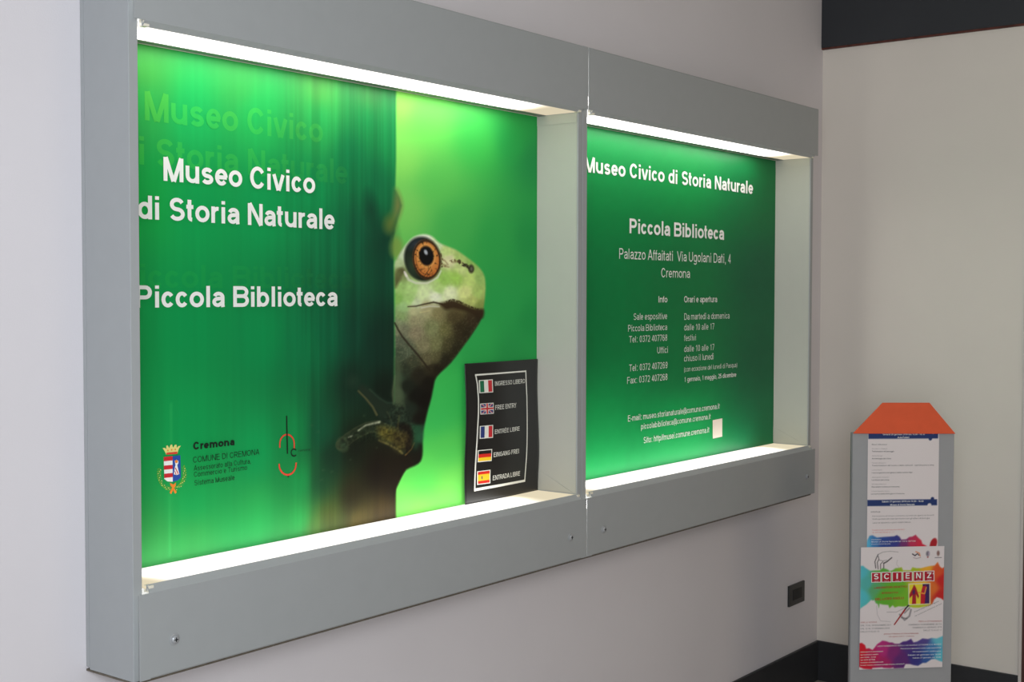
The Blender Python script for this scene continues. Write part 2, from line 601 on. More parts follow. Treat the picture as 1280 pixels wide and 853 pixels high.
# ------------------------------------------------------------------ painter for printed pictures (vertex colours; posters also hold some tube glow)
class Painter:
    def __init__(s, xs, zs, ku, kw, P):
        s.xs, s.zs = xs, zs
        gx, gz = np.meshgrid(xs, zs)
        s.x, s.z = gx.ravel(), gz.ravel()
        s.u, s.w = s.x / ku, s.z / kw
        s.ku, s.kw, s.P0 = ku, kw, P
        s.c = np.zeros((len(s.x), 3))
        rs = np.random.RandomState(4)
        s.lat = rs.rand(256, 256)

    def P(s, p):
        a, b = s.P0(*p)
        return a / s.ku, b / s.kw

    def noise(s, su, sw, seed=0):
        a = s.u / su + 31.7 * seed
        b = s.w / sw + 17.3 * seed
        ia, ib = np.floor(a).astype(int), np.floor(b).astype(int)
        fa, fb = a - ia, b - ib
        fa, fb = fa * fa * (3 - 2 * fa), fb * fb * (3 - 2 * fb)
        g = lambda i, j: s.lat[i % 256, j % 256]
        return (g(ia, ib) * (1 - fa) + g(ia + 1, ib) * fa) * (1 - fb) + (g(ia, ib + 1) * (1 - fa) + g(ia + 1, ib + 1) * fa) * fb

    def field(s, samples, e=6.0, pw=1.6, gain=1.0, stretch=1.0):
        num = np.zeros((len(s.u), 3))
        den = np.zeros(len(s.u))
        for (px, py, col) in samples:
            u, w_ = s.P((px, py))
            d = (s.u - u) ** 2 + ((s.w - w_) / stretch) ** 2
            wgt = 1 / (d + e * e) ** pw
            num += wgt[:, None] * np.asarray(col, float)[None]
            den += wgt
        return num / den[:, None] * gain

    def polymask(s, pts, soft=1.0, smooth=True):
        q = [s.P(p) for p in pts]
        if smooth:
            n = len(q)
            qq = []
            for i in range(n):
                p0, p1, p2, p3 = q[i - 1], q[i], q[(i + 1) % n], q[(i + 2) % n]
                for t in (0, .33, .66):
                    qq.append(tuple(.5 * ((2 * p1[j]) + (-p0[j] + p2[j]) * t + (2 * p0[j] - 5 * p1[j] + 4 * p2[j] - p3[j]) * t * t + (-p0[j] + 3 * p1[j] - 3 * p2[j] + p3[j]) * t ** 3) for j in (0, 1)))
            q = qq
        Q = np.array(q)
        mn, mx = Q.min(0) - 4 * soft, Q.max(0) + 4 * soft
        idx = np.where((s.u > mn[0]) & (s.u < mx[0]) & (s.w > mn[1]) & (s.w < mx[1]))[0]
        U, W_ = s.u[idx], s.w[idx]
        d2 = np.full(len(idx), 1e9)
        ins = np.zeros(len(idx), bool)
        for i in range(len(Q)):
            a, b = Q[i], Q[(i + 1) % len(Q)]
            e = b - a
            L = max(e @ e, 1e-9)
            t = np.clip(((U - a[0]) * e[0] + (W_ - a[1]) * e[1]) / L, 0, 1)
            d2 = np.minimum(d2, (U - a[0] - t * e[0]) ** 2 + (W_ - a[1] - t * e[1]) ** 2)
            cr = (a[1] > W_) != (b[1] > W_)
            with np.errstate(divide='ignore', invalid='ignore'):
                xi = a[0] + (W_ - a[1]) * e[0] / (e[1] if abs(e[1]) > 1e-12 else 1e-12)
            ins ^= cr & (U < xi)
        d = np.sqrt(d2) * np.where(ins, 1, -1)
        mk = np.zeros(len(s.u))
        mk[idx] = np.clip(d / soft * .5 + .5, 0, 1)
        return mk

    def linemask(s, pts, w0, w1=None, soft=1.0):
        w1 = w0 if w1 is None else w1
        Q = [s.P(p) for p in pts]
        out = np.zeros(len(s.u))
        n = len(Q) - 1
        for i in range(n):
            a, b = np.array(Q[i]), np.array(Q[i + 1])
            e = b - a
            L = max(e @ e, 1e-9)
            t = np.clip(((s.u - a[0]) * e[0] + (s.w - a[1]) * e[1]) / L, 0, 1)
            d = np.hypot(s.u - a[0] - t * e[0], s.w - a[1] - t * e[1])
            ww = w0 + (w1 - w0) * (i + t) / n
            out = np.maximum(out, np.clip((ww / 2 - d) / soft + .5, 0, 1))
        return out

    def ell(s, cx, cy, rx, ry, soft=0.06, rot=0):
        u, w_ = s.P((cx, cy))
        a, b = s.u - u, s.w - w_
        if rot:
            c_, s_ = math.cos(rot * DEG), math.sin(rot * DEG)
            a, b = a * c_ + b * s_, -a * s_ + b * c_
        r = np.sqrt((a / rx) ** 2 + (b / ry) ** 2)
        return np.clip((1 - r) / soft * .5 + .5, 0, 1), r, np.arctan2(b / ry, a / rx)

    def put(s, mk, col, op=1.0):
        col = np.asarray(col, float)
        if col.ndim == 1:
            col = col[None]
        m_ = (mk * op)[:, None]
        s.c = s.c * (1 - m_) + col * m_

    def mesh(s, name, m, parent, place, gain=1.0, label=None):
        nx, nz = len(s.xs), len(s.zs)
        co = np.array(place(s.x, s.z)).T if False else np.stack(place(s.x, s.z), 1)
        o0 = origin(parent) if parent is not None else Vector((0, 0, 0))
        co = co - np.array([o0[0], o0[1], o0[2]])
        me = bpy.data.meshes.new(name)
        me.vertices.add(nx * nz)
        me.vertices.foreach_set('co', co.astype(np.float32).ravel())
        i = np.arange((nz - 1) * (nx - 1))
        r, c = i // (nx - 1), i % (nx - 1)
        a = r * nx + c
        q = np.stack([a, a + 1, a + nx + 1, a + nx], 1)
        me.loops.add(q.size)
        me.loops.foreach_set('vertex_index', q.ravel().astype(np.int32))
        me.polygons.add(len(q))
        me.polygons.foreach_set('loop_start', (np.arange(len(q)) * 4).astype(np.int32))
        me.update(calc_edges=True)
        ca = me.color_attributes.new('print', 'FLOAT_COLOR', 'POINT')
        l_ = lin(np.clip(s.c, 0, 255)) * gain
        rgba = np.concatenate([l_, np.ones((len(l_), 1))], 1)
        ca.data.foreach_set('color', rgba.astype(np.float32).ravel())
        me.materials.append(m)
        o = bpy.data.objects.new(name, me)
        COL.objects.link(o)
        if parent is not None:
            o.parent = parent
        if label:
            o['label'] = label
        return o


# ------------------------------------------------------------------ the room
def struct(o):
    o['kind'] = 'structure'
    return o


YDOOR = None
_d = ray(1273.2, 840)
_t = (XC - CAM[0]) / _d[0]
YDOOR = float(CAM[1] + _d[1] * _t)                   # where the back wall ends at the doorway

struct(box('floor', (-3.0, XC + 0.3), (-5.2, 0.12), (-0.06, 0), M['floor']))
struct(box('ceiling', (-3.0, XC + 0.3), (-5.2, 0.12), (ZCEIL, ZCEIL + 0.06), M['ceiling']))
struct(box('wall_left', (-3.0, XC + 0.12), (0, 0.12), (0, ZCEIL), M['wall']))
struct(box('wall_back', (XC, XC + 0.12), (YDOOR, 0), (0, ZCEIL), M['wall_back']))
struct(box('wall_back_beyond_door', (XC, XC + 0.12), (-5.2, YDOOR - 1.0), (0, ZCEIL), M['wall_back'])).name = 'wall_back.001'
struct(box('wall_back', (XC, XC + 0.12), (YDOOR - 1.0, YDOOR), (2.3, ZCEIL), M['wall_back']))
tb = MB()
tb.box((XC - 0.018, XC), (-5.2, 0), (ZBAND + 0.006, ZCEIL))
struct(tb.build('trim_1', M['dark_band'], bevel=0.002))
tr = MB()
tr.box((XC - 0.014, XC), (-5.2, 0), (ZBAND - 0.001, ZBAND + 0.006))
struct(tr.build('trim_2', M['rust']))
bs = MB()
bs.box((-3.0, XC - 0.012), (-0.012, 0), (0, ZBASE))
struct(bs.build('baseboard_left', M['skirt'], bevel=0.003))
bs = MB()
bs.box((XC - 0.012, XC), (YDOOR, 0), (0, ZBASE))
struct(bs.build('baseboard_back', M['skirt'], bevel=0.003))
# doorway at the frame's right edge: pale casing, dark door leaf
ca = MB()
ca.box((XC - 0.010, XC + 0.12), (YDOOR - 0.012, YDOOR), (0, 2.3))
ca.box((XC - 0.010, XC + 0.12), (YDOOR - 1.0, YDOOR - 0.988), (0, 2.3))
ca.box((XC - 0.010, XC + 0.12), (YDOOR - 0.988, YDOOR - 0.012), (2.288, 2.3))
struct(ca.build('trim_3', M['casing'], bevel=0.002))
dr = struct(box('door_1', (XC - 0.004, XC + 0.045), (YDOOR - 0.987, YDOOR - 0.013), (0.004, 2.287), M['door']))
for (ya, yb) in ((-0.9, -0.53), (-0.47, -0.1)):
    for (za, zb_) in ((0.2, 0.95), (1.1, 2.1)):
        pn = MB()
        pn.box((XC - 0.010, XC - 0.002), (YDOOR + ya, YDOOR + yb), (za, zb_))
        pn.build('door_panel', M['door'], dr, bevel=0.004)
hd = MB()
hd.box((XC - 0.05, XC), (YDOOR - 0.075, YDOOR - 0.06), (1.02, 1.035))
hd.box((XC - 0.055, XC - 0.042), (YDOOR - 0.17, YDOOR - 0.06), (1.02, 1.035))
hd.build('door_handle', M['screw'], dr, bevel=0.003)


# ------------------------------------------------------------------ light boxes
def cover_profile(front_z, crease_z, lip_z, up):
    """thin folded sheet: flat face, 45 degree chamfer towards the lit opening, small return"""
    s = 1 if up else -1
    t = 0.002
    y0, y1 = YC, YC + 0.012
    outer = [(YC + 0.012, front_z), (YC + 0.002, front_z), (YC, front_z + s * 0.003), (y0, crease_z), (y1, lip_z), (y1 + 0.001, lip_z - s * 0.012)]
    inner = [(y1 - 0.001, lip_z - s * 0.012), (y1 - 0.0015, lip_z - s * 0.003), (y0 + t, crease_z - s * 0.001), (y0 + t, front_z + s * 0.004), (YC + 0.012, front_z + s * t)]
    return outer + inner


def light_box(xa, xb, label):
    root = thing('light_box', ((xa + xb) / 2, 0, ZB), label, 'light box')
    xa, xb = xa + 0.001, xb - 0.001
    bp = box('back_panel', (xa, xb), (-0.012, -0.0005), (ZB, ZT), M['gray'], root)
    for (p, q, lab) in ((xa, xa + T, 0), (xb - T, xb, 1)):
        sp = box('side_panel', (p, q), (YF, -0.012), (ZB - 0.0055, ZT), M['gray'], root, bevel=0.0012)
        # pale lining on the side that faces the poster
        if lab:
            box('side_lining', (p - 0.0015, p), (YF + 0.004, -0.0125), (ZBL + 0.0005, ZTL - 0.0005), M['inner'], sp)
            fl = MB()   # folded tabs of the lamp trays against the lining
            xi = p - 0.0015
            fl.prism_x([(YP, ZBL), (YP, ZBL + 0.060), (YP - 0.006, ZBL + 0.060), (YF + 0.012, ZBL)], xi - 0.0016, xi)
            fl.build('tray_tab', M['inner'], root)
            fl = MB()
            fl.box((xi - 0.0016, xi), (YF + 0.004, YP), (ZTL - 0.028, ZTL))
            fl.build('tray_tab', M['inner'], root)
        else:
            box('side_lining', (q, q + 0.0015), (YF + 0.004, -0.0125), (ZBL + 0.0005, ZTL - 0.0005), M['inner'], sp)
    bm_ = MB()
    bm_.box((xa, xb), (YF - 0.003, -0.0005), (ZB - 0.0098, ZB - 0.0056))
    bm_.box((xa + T, xb - T), (YF - 0.004, -0.0005), (ZB - 0.0056, ZB + 0.003))
    bm_.build('bottom_panel', M['taupe'], root)
    box('top_panel', (xa + T, xb - T), (YF, -0.012), (ZT - 0.01, ZT), M['gray'], root)
    for up in (False, True):
        mb = MB()
        prof = cover_profile(ZT, ZTC, ZTL, False) if up else cover_profile(ZB, ZBC, ZBL, True)
        # long folded part, and plain face at both ends where the fold is notched
        mb.prism_x(prof, xa + 0.026, xb - 0.026)
        zz = (ZTC, ZT) if up else (ZB, ZBC)
        mb.box((xa + 0.0008, xa + 0.026), (YC, YC + 0.002), zz)
        mb.box((xb - 0.026, xb - 0.0008), (YC, YC + 0.002), zz)
        mb.build('top_cover' if up else 'bottom_cover', M['gray'], root)
        xl, xr = xa + T + 0.0016, xb - T - 0.0016
        zl = ZTL + 0.002 if up else ZBL - 0.004
        zt2 = zl + 0.004 if up else zl - 0.004
        yback = -0.046 if up else YP - 0.001
        mb = MB()
        mb.box((xl, xr), (YC + 0.0125, yback), (zl, zt2))
        mb.build('diffuser', M['diff_top' if up else 'diff_bot'], root)
        if up:
            box('rear_rail', (xl, xr), (-0.0458, YP - 0.004), (ZTL + 0.0005, ZTL + 0.012), M['rail'], root)
            box('poster_rail', (xl, xr), (YP - 0.0038, YP - 0.001), (PT - 0.002, PT + 0.004), M['white'], root)
        mb = MB()
        zc = ZTL + 0.055 if up else ZBL - 0.055
        mb.tube_x(xl + 0.03, xr - 0.03, -0.105, zc, 0.013)
        mb.build('light_tube', M['tube'], root, smooth=False)
        for xx in (xl + 0.004, xr - 0.016):
            mb = MB()
            mb.box((xx, xx + 0.012), (YC + 0.006, YC + 0.022), (zl - 0.012, zl + 0.002) if not up else (zl - 0.002, zl + 0.012))
            mb.build('end_clip', M['white'], root)
            box('lamp_holder', (xx + 0.002, xx + 0.010), (-0.12, -0.09), (zc - 0.02, zc + 0.02), M['white'], root)
    return root


def screw(px, py, root):
    x, z = on_wall(px, py, YC)
    mb = MB()
    mb.lathe_y(x, z, [(0.0125, YC), (0.0125, YC - 0.0012), (0.0105, YC - 0.002), (0.0085, YC - 0.002), (0.0085, YC - 0.004), (0.006, YC - 0.006), (0.0022, YC - 0.0066), (0.0001, YC - 0.0067)])
    s_ = mb.build('screw', M['screw'], root, smooth=False)
    sl = MB()
    sl.box((x - 0.0045, x + 0.0045), (YC - 0.0074, YC - 0.0060), (z - 0.0009, z + 0.0009))
    sl.box((x - 0.0009, x + 0.0009), (YC - 0.0074, YC - 0.0060), (z - 0.0045, z + 0.0045))
    sl.build('screw_slot', M['blackmat'], s_)


boxA = light_box(X0, X1, 'large grey wall light box on the left with the frog poster')
boxB = light_box(X1, X2, 'grey wall light box beside the corner with plain green information poster')
for p in ((218, 799.5), (713, 672)):
    screw(*p, boxA)
for p in ((754.5, 662), (1008.5, 596)):
    screw(*p, boxB)

# ------------------------------------------------------------------ poster with the frog
PXL, PXR = X0 + T + 0.003, X1 - T - 0.003


def P1(px, py):
    return on_wall(px, py, YP)


fx0, fx1 = P1(418, 500)[0], P1(612, 500)[0]
fz0, fz1 = P1(500, 600)[1], P1(530, 235)[1]
xs = np.concatenate([np.arange(PXL, fx0, 0.006), np.arange(fx0, fx1, 0.0021), np.arange(fx1, PXR, 0.006), [PXR]])
zs = np.concatenate([np.arange(PB, fz0, 0.006), np.arange(fz0, fz1, 0.0019), np.arange(fz1, PT, 0.006), [PT]])
pa = Painter(xs, zs, 0.0033, 0.00225, P1)
G = [  # blurred background colours at the right, lower tube's glow painted in at foot
    (500, 130, (128, 205, 80)), (500, 200, (122, 200, 88)), (505, 260, (112, 192, 88)), (530, 150, (96, 196, 80)), (545, 230, (84, 182, 80)), (570, 280, (66, 170, 78)),
    (600, 180, (56, 174, 72)), (640, 180, (34, 150, 68)), (668, 200, (26, 132, 66)), (620, 300, (44, 158, 72)), (665, 300, (28, 140, 66)),
    (630, 380, (38, 156, 74)), (668, 400, (26, 140, 66)), (600, 430, (44, 164, 78)), (570, 500, (54, 182, 82)), (560, 560, (78, 192, 82)),
    (530, 600, (86, 206, 86)), (505, 630, (110, 214, 90)), (575, 610, (100, 198, 84)), (640, 440, (32, 146, 70)), (550, 520, (56, 182, 84)), (560, 612, (112, 202, 84)), (520, 640, (122, 206, 84))]
K = [  # dark stem colours at the left, tube glow painted in at top and foot
    (150, 150, (30, 142, 66)), (180, 90, (54, 138, 56)), (300, 100, (46, 146, 66)), (400, 110, (62, 136, 58)), (460, 120, (48, 118, 56)), (180, 130, (36, 148, 66)), (240, 150, (22, 156, 76)), (320, 150, (28, 158, 74)), (400, 150, (30, 138, 66)), (460, 150, (16, 118, 60)), (490, 180, (20, 124, 64)),
    (440, 200, (12, 108, 60)), (180, 240, (14, 146, 62)), (250, 260, (10, 142, 70)), (330, 260, (10, 140, 72)), (390, 250, (12, 128, 68)), (420, 300, (12, 104, 60)),
    (445, 300, (14, 84, 54)), (470, 230, (14, 100, 58)), (465, 310, (16, 66, 44)), (485, 330, (12, 70, 46)), (150, 400, (12, 136, 66)), (240, 400, (8, 134, 68)), (330, 420, (8, 130, 68)),
    (380, 430, (10, 110, 62)), (410, 420, (10, 92, 56)), (440, 420, (14, 66, 46)), (470, 430, (14, 46, 34)), (488, 430, (16, 44, 32)), (440, 480, (18, 42, 30)), (480, 490, (14, 26, 18)),
    (150, 560, (16, 144, 70)), (240, 540, (12, 142, 72)), (320, 560, (14, 142, 74)), (365, 540, (16, 128, 66)), (376, 600, (22, 134, 66)), (372, 650, (34, 140, 66)),
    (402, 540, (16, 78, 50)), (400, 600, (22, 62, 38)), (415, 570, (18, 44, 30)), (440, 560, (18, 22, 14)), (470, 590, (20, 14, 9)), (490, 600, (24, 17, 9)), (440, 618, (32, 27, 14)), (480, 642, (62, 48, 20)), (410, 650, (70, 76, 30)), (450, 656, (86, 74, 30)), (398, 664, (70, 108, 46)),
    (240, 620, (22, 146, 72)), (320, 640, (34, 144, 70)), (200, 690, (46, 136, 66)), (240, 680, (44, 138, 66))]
gcol = pa.field(G, e=14, pw=1.6)
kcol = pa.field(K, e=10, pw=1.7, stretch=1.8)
stripe = pa.noise(2.4, 160, 1) * .6 + pa.noise(6.5, 300, 2) * .6 + pa.noise(1.2, 70, 3) * .35
ax = pa.P((355, 400))[0]
samp = np.clip((pa.u - ax) / 30 + .35, .22, 1)
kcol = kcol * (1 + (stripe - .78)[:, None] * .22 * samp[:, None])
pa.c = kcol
bx = pa.linemask([(214, 505), (213, 600), (212, 695)], 1.6, 2.0, 1.6)
pa.put(bx, (60, 170, 90), .35)
bgm = pa.polymask([(495, 60), (495, 200), (494, 236), (499, 247), (502, 257), (499, 268), (494, 285), (492, 300), (493, 420), (493, 570), (507, 588), (501, 598), (495, 611), (495, 648), (496, 700), (760, 700), (760, 60)], 1.4, smooth=False)
pa.put(bgm, gcol)
# blurred finger round the back of the stem
pa.put(pa.polymask([(494, 236), (499, 245), (502, 257), (498, 270), (494, 284), (488, 292), (481, 288), (482, 277), (489, 268), (493, 255)], 5), (104, 128, 62), .8)
pa.put(pa.ell(497, 257, 3.5, 9, 1.4)[0], (140, 112, 66), .5)
pa.put(pa.ell(464, 262, 5, 13, 1.3, 8)[0], (14, 46, 34), .75)
pa.put(pa.ell(484, 300, 8, 14, 1.3)[0], (12, 44, 34), .55)
pa.put(pa.ell(487, 280, 5, 8, 1.2)[0], (92, 104, 40), .6)
pa.put(pa.ell(478, 350, 4, 34, 1.2)[0], (10, 46, 34), .4)
pa.put(pa.polymask([(493, 296), (500, 299), (504, 307), (503, 318), (496, 324), (489, 318), (488, 306)], 4), (122, 148, 66), .8)
# body
OUT = [(493, 331), (496, 324), (501, 315), (508, 305), (517, 296.5), (529, 293), (540, 295.5), (549, 303.5), (559, 308), (570, 312.5), (581, 320), (592.5, 328.5), (601, 337),
       (605.8, 346), (607, 359), (605.8, 376), (603.5, 392), (599.5, 403), (590, 418), (581.5, 430), (563.6, 453.6), (546, 471), (541.8, 485), (539, 498.5), (534, 517), (529.6, 538.4), (528.5, 552),
       (528, 570), (523, 580), (507, 588), (501, 598), (495, 611), (492, 618), (490, 560), (493, 500), (493.5, 450), (493.5, 400), (493.5, 360)]
body = pa.polymask(OUT, 1.5)
FRG = [(497, 328, (160, 178, 130)), (503, 318, (178, 192, 160)), (530, 296, (206, 212, 190)), (546, 303, (190, 204, 160)), (500, 343, (120, 132, 80)), (560, 314, (176, 196, 120)), (562, 325, (198, 196, 152)), (574, 320, (160, 186, 104)),
       (577, 336, (180, 196, 124)), (590, 331, (138, 172, 88)), (600, 348, (140, 172, 92)), (588, 350, (178, 200, 112)), (570, 348, (150, 190, 86)), (556, 350, (142, 182, 86)), (548, 362, (166, 196, 116)), (562, 366, (206, 214, 170)),
       (545, 370, (210, 216, 186)), (528, 366, (190, 206, 152)), (515, 362, (160, 192, 116)), (512, 374, (150, 186, 108)), (500, 360, (142, 176, 100)), (497, 374, (126, 170, 84)), (504, 384, (150, 184, 120)), (520, 380, (188, 200, 160)), (583, 366, (196, 204, 130)), (597, 366, (156, 182, 98)), (600, 382, (128, 142, 72)), (590, 376, (172, 182, 104)),
       (518, 389, (176, 176, 130)), (532, 386, (166, 160, 118)), (500, 396, (128, 154, 96)), (498, 404, (124, 134, 100)), (520, 400, (146, 142, 106)), (548, 392, (132, 126, 84)), (570, 396, (96, 86, 52)), (590, 398, (64, 52, 32)), (600, 396, (42, 36, 22)),
       (540, 410, (118, 124, 82)), (520, 416, (132, 124, 96)), (503, 412, (116, 118, 92)), (558, 412, (102, 100, 60)), (575, 412, (60, 54, 32)), (585, 418, (44, 40, 24)), (545, 430, (110, 112, 72)), (530, 432, (122, 118, 86)),
       (560, 432, (72, 70, 42)), (570, 438, (40, 40, 24)), (545, 448, (86, 84, 54)), (535, 450, (88, 84, 58)), (556, 452, (34, 34, 22)), (546, 462, (28, 24, 15)), (538, 462, (44, 40, 26)),
       (500, 428, (84, 92, 72)), (508, 440, (76, 86, 66)), (498, 442, (62, 74, 56)), (516, 452, (58, 62, 44)), (505, 462, (40, 48, 34)), (524, 468, (34, 32, 22)), (537, 478, (20, 17, 11)),
       (497, 472, (50, 66, 48)), (498, 492, (60, 76, 54)), (508, 484, (24, 30, 21)), (520, 495, (16, 16, 11)), (530, 500, (15, 12, 8)), (512, 512, (28, 38, 28)), (500, 512, (44, 56, 40)), (525, 524, (18, 16, 11)),
       (524, 538, (30, 62, 40)), (526, 546, (34, 74, 48)), (520, 560, (18, 22, 14)), (522, 572, (20, 18, 11)), (510, 578, (24, 18, 10)), (502, 592, (24, 18, 10)), (510, 545, (32, 22, 12)), (496, 600, (26, 19, 10))]
fcol = pa.field(FRG, e=3.0, pw=2.15)
mott = pa.noise(2.6, 2.6, 5) * .5 + pa.noise(5.5, 4.5, 6) * .5
fcol = fcol * (.93 + .14 * mott[:, None])
face = np.clip((pa.w - pa.P((540, 384))[1]) / 6, 0, 1)[:, None]
fcol = fcol * (1 + .07 * face)
pa.put(body, fcol)
# speckled throat
ty = pa.P((540, 386))[1]
thr = body * np.clip((ty - pa.w) / 10, 0, 1) * np.clip((pa.w - pa.P((540, 470))[1]) / 25, 0, 1)
spk = pa.noise(1.5, 1.3, 8)
pa.put(thr * np.clip((spk - .58) * 4, 0, 1), (190, 182, 134), .16)
pa.put(thr * np.clip((.40 - spk) * 4, 0, 1), (60, 54, 34), .12)
# pale lower eyelid and dark marks beside the eye
pa.put(pa.linemask([(506, 341), (511, 350), (520, 354), (534, 354), (547, 347), (551, 339)], 3.2, 2.4, 1.5), (206, 210, 184), .8)
pa.put(pa.polymask([(494, 346), (497, 337), (503, 335), (506, 340), (502, 345), (499, 353), (494, 360)], 2.0), (70, 62, 38), .75)
pa.put(pa.ell(498, 343, 3, 5, 1)[0], (110, 124, 70), .6)
pa.put(pa.linemask([(508, 345), (505.5, 340)], 2.5, 2, 1.3), (230, 220, 214), .7)
# eye
e1, r1, a1 = pa.ell(528.8, 324, 22.5, 26.5, .07, 8)
pa.put(e1, (18, 24, 20))
pa.put(pa.ell(515, 333, 6.5, 15, .8, 12)[0] * e1, (48, 66, 46), .8)
pa.put(pa.ell(519, 305, 8, 4, .9, 35)[0] * e1, (96, 116, 150), .3)
e2, r2, a2 = pa.ell(533.5, 324.5, 16.6, 23, .10, 6)
iris = np.array((190, 108, 48.0))[None] * np.ones((len(pa.u), 1))
pp, rp, ap = pa.ell(533, 320, 8.9, 11.6, .12, 5)
inner = np.clip((2.1 - rp) / 1.0, 0, 1)[:, None]
iris = iris * (1 - inner * .6) + np.array((206, 152, 80.0))[None] * inner * .6
vein = (np.sin(a2 * 17 + 6 * pa.noise(5, 5, 9)) * .5 + .5) * pa.noise(2.2, 2.4, 10)
iris = iris * (1 - .8 * np.clip(vein - .38, 0, 1)[:, None] * 1.6)
pa.put(e2, iris)
ring = np.clip(1 - np.abs(r2 - .97) / .10, 0, 1)
pa.put(ring * e1, (24, 16, 12), .85)
pa.put(np.clip(1 - np.abs(r2 - .80) / .05, 0, 1) * np.clip(np.cos(a2 + 2.4) * 1.5, 0, 1), (60, 34, 18), .6)
pa.put(pp, (12, 11, 12))
pa.put(pa.ell(532.3, 315.5, 2.0, 3.2, .4, 25)[0], (186, 192, 200), .9)
pa.put(np.clip(1 - np.abs(rp - 1.18) / .12, 0, 1) * e2, (226, 176, 96), .4)
pa.put(pa.linemask([(529, 347), (535, 339), (538, 334)], .9, .9, .9), (50, 32, 16), .6)
pa.put(pa.linemask([(532, 348), (540, 338)], .9, .9, .9), (50, 32, 16), .5)
pa.put(pa.linemask([(522, 338), (531, 336)], .8, .8, .9), (50, 32, 16), .45)
# cheek marks and nostril
for q in (((551, 323), (556, 326), (560, 331)), ((552, 330), (558, 332)), ((555, 333), (561, 334))):
    pa.put(pa.linemask(q, 1.7, 1.2, 1.6), (128, 104, 62), .6)
pa.put(pa.linemask([(566, 328), (573, 327), (578, 329)], 2.0, 3, 2), (120, 104, 66), .5)
pa.put(pa.linemask([(574, 327), (578, 331), (583, 332), (587, 335)], 4.6, 4, 1.6) * np.clip((pa.noise(1.3, 1.3, 12) - .18) * 3, 0, 1), (44, 38, 24), .95)
pa.put(pa.linemask([(563, 327), (568, 325.5), (574, 327.5)], 2.6, 3, 1.6) * np.clip((pa.noise(1.2, 1.2, 13) - .4) * 4, 0, 1), (96, 78, 44), .8)
pa.put(pa.linemask([(551, 318), (553, 326), (552, 334), (557, 333)], 2.4, 2, 1.4) * np.clip((pa.noise(1.1, 1.1, 14) - .45) * 4, 0, 1), (70, 50, 28), .8)
pa.put(pa.ell(589, 336.3, 3.9, 5.2, .3)[0], (44, 38, 28), .92)
pa.put(pa.ell(589.3, 336.3, 1.7, 2.5, .5)[0], (112, 112, 96), .75)
# mouth
pa.put(pa.linemask([(510, 383.5), (520, 383), (530, 380.5), (542, 378), (553, 380.5)], 1.3, 2.2, 1.2), (62, 52, 34), .95)
pa.put(pa.polymask([(550, 380), (557, 377.5), (565, 375.3), (574, 378), (583, 382), (594, 386.5), (604.5, 387), (604, 397), (598, 398), (588, 392), (576, 388), (566, 386), (558, 387.5), (552, 383.5)], 2.2), (50, 36, 20), .95)
pa.put(pa.linemask([(556, 379), (566, 375), (576, 378), (586, 383), (598, 387)], 3.4, 2, 1.0) * np.clip((pa.noise(1.0, 1.4, 15) - .4) * 4, 0, 1), (50, 38, 20), .9)
pa.put(pa.polymask([(556, 392), (575, 392), (604, 398), (600, 406), (582, 432), (563, 456), (546, 472), (540, 466), (556, 440), (566, 415)], 9) * body, (34, 27, 15), .45)
pa.put(pa.linemask([(527, 385), (537, 383), (549, 383.5)], 2.0, 1.4, 1.6), (206, 206, 190), .7)
pa.put(pa.linemask([(525, 391), (537, 388.5)], 1.2, 1.0, 1.2), (214, 204, 140), .45)
# throat crease
pa.put(pa.linemask([(493.5, 404), (498, 413), (503, 421), (511, 431), (519, 440), (528, 451), (537, 463)], 1.8, 2.2, 1.4), (36, 30, 20), .85)
# arm on the stem and the hand
pa.put(pa.polymask([(494, 448), (500, 449), (502, 462), (501, 480), (503, 500), (506, 520), (500, 530), (492, 520), (492, 500), (490, 492), (493, 470)], 3.2), (74, 88, 62), .7)
pa.put(pa.polymask([(452, 481), (459, 484), (470, 494), (482, 502), (494, 506), (508, 512), (516, 530), (514, 548), (507, 566), (500, 566), (488, 558), (470, 548), (474, 528), (470, 515), (460, 503), (448, 488)], 3), (30, 42, 31), .85)
pa.put(pa.linemask([(448, 489), (457, 498), (466, 509), (471, 519)], 1.6, 2.2, 1.6), (96, 90, 56), .75)
pa.put(pa.ell(441, 477, 5, 5, 1.2)[0], (40, 62, 44), .5)
pa.put(pa.linemask([(462, 487), (474, 498), (484, 504), (493, 504)], 1.6, 1.4, 2.2), (50, 74, 56), .6)
pa.put(pa.linemask([(492, 505), (491, 490), (494, 470)], 1.4, 1.4, 2), (104, 112, 78), .5)
FIN = [(427, 556), (436, 548), (447, 541), (459, 535), (471, 533), (482, 538)]
pa.put(pa.linemask(FIN, 13, 14, 1.6), (60, 68, 44), .7)
pa.put(pa.linemask(FIN, 10.2, 11, 2.0), (30, 40, 26), .85)
pa.put(pa.ell(428.5, 556, 6.2, 8.6, .25, 20)[0], (66, 78, 52), .7)
pa.put(pa.ell(429, 556, 4.2, 6.6, .5, 20)[0], (32, 48, 32), .8)
pa.put(pa.linemask([(448, 538.5), (457, 532), (465, 530), (474, 528)], 1.4, 2.8, 1.8), (170, 172, 146), .7)
pa.put(pa.linemask([(436, 547), (440, 545)], 1.6, 1.6, 1.5), (150, 156, 130), .7)
pa.put(pa.polymask([(472, 534), (484, 534), (497, 538), (510, 542), (514, 552), (507, 562), (499, 566), (489, 556), (476, 549)], 4), (76, 68, 30), .8)
pa.put(pa.ell(485, 543, 8, 6, .9)[0], (110, 104, 38), .5)
pa.put(pa.ell(503, 548, 9, 9, 1.0, 20)[0], (46, 36, 20), .6)
pa.put(pa.linemask([(474, 551), (486, 556), (497, 562), (503, 567)], 1.8, 2.2, 1.6), (108, 98, 52), .7)
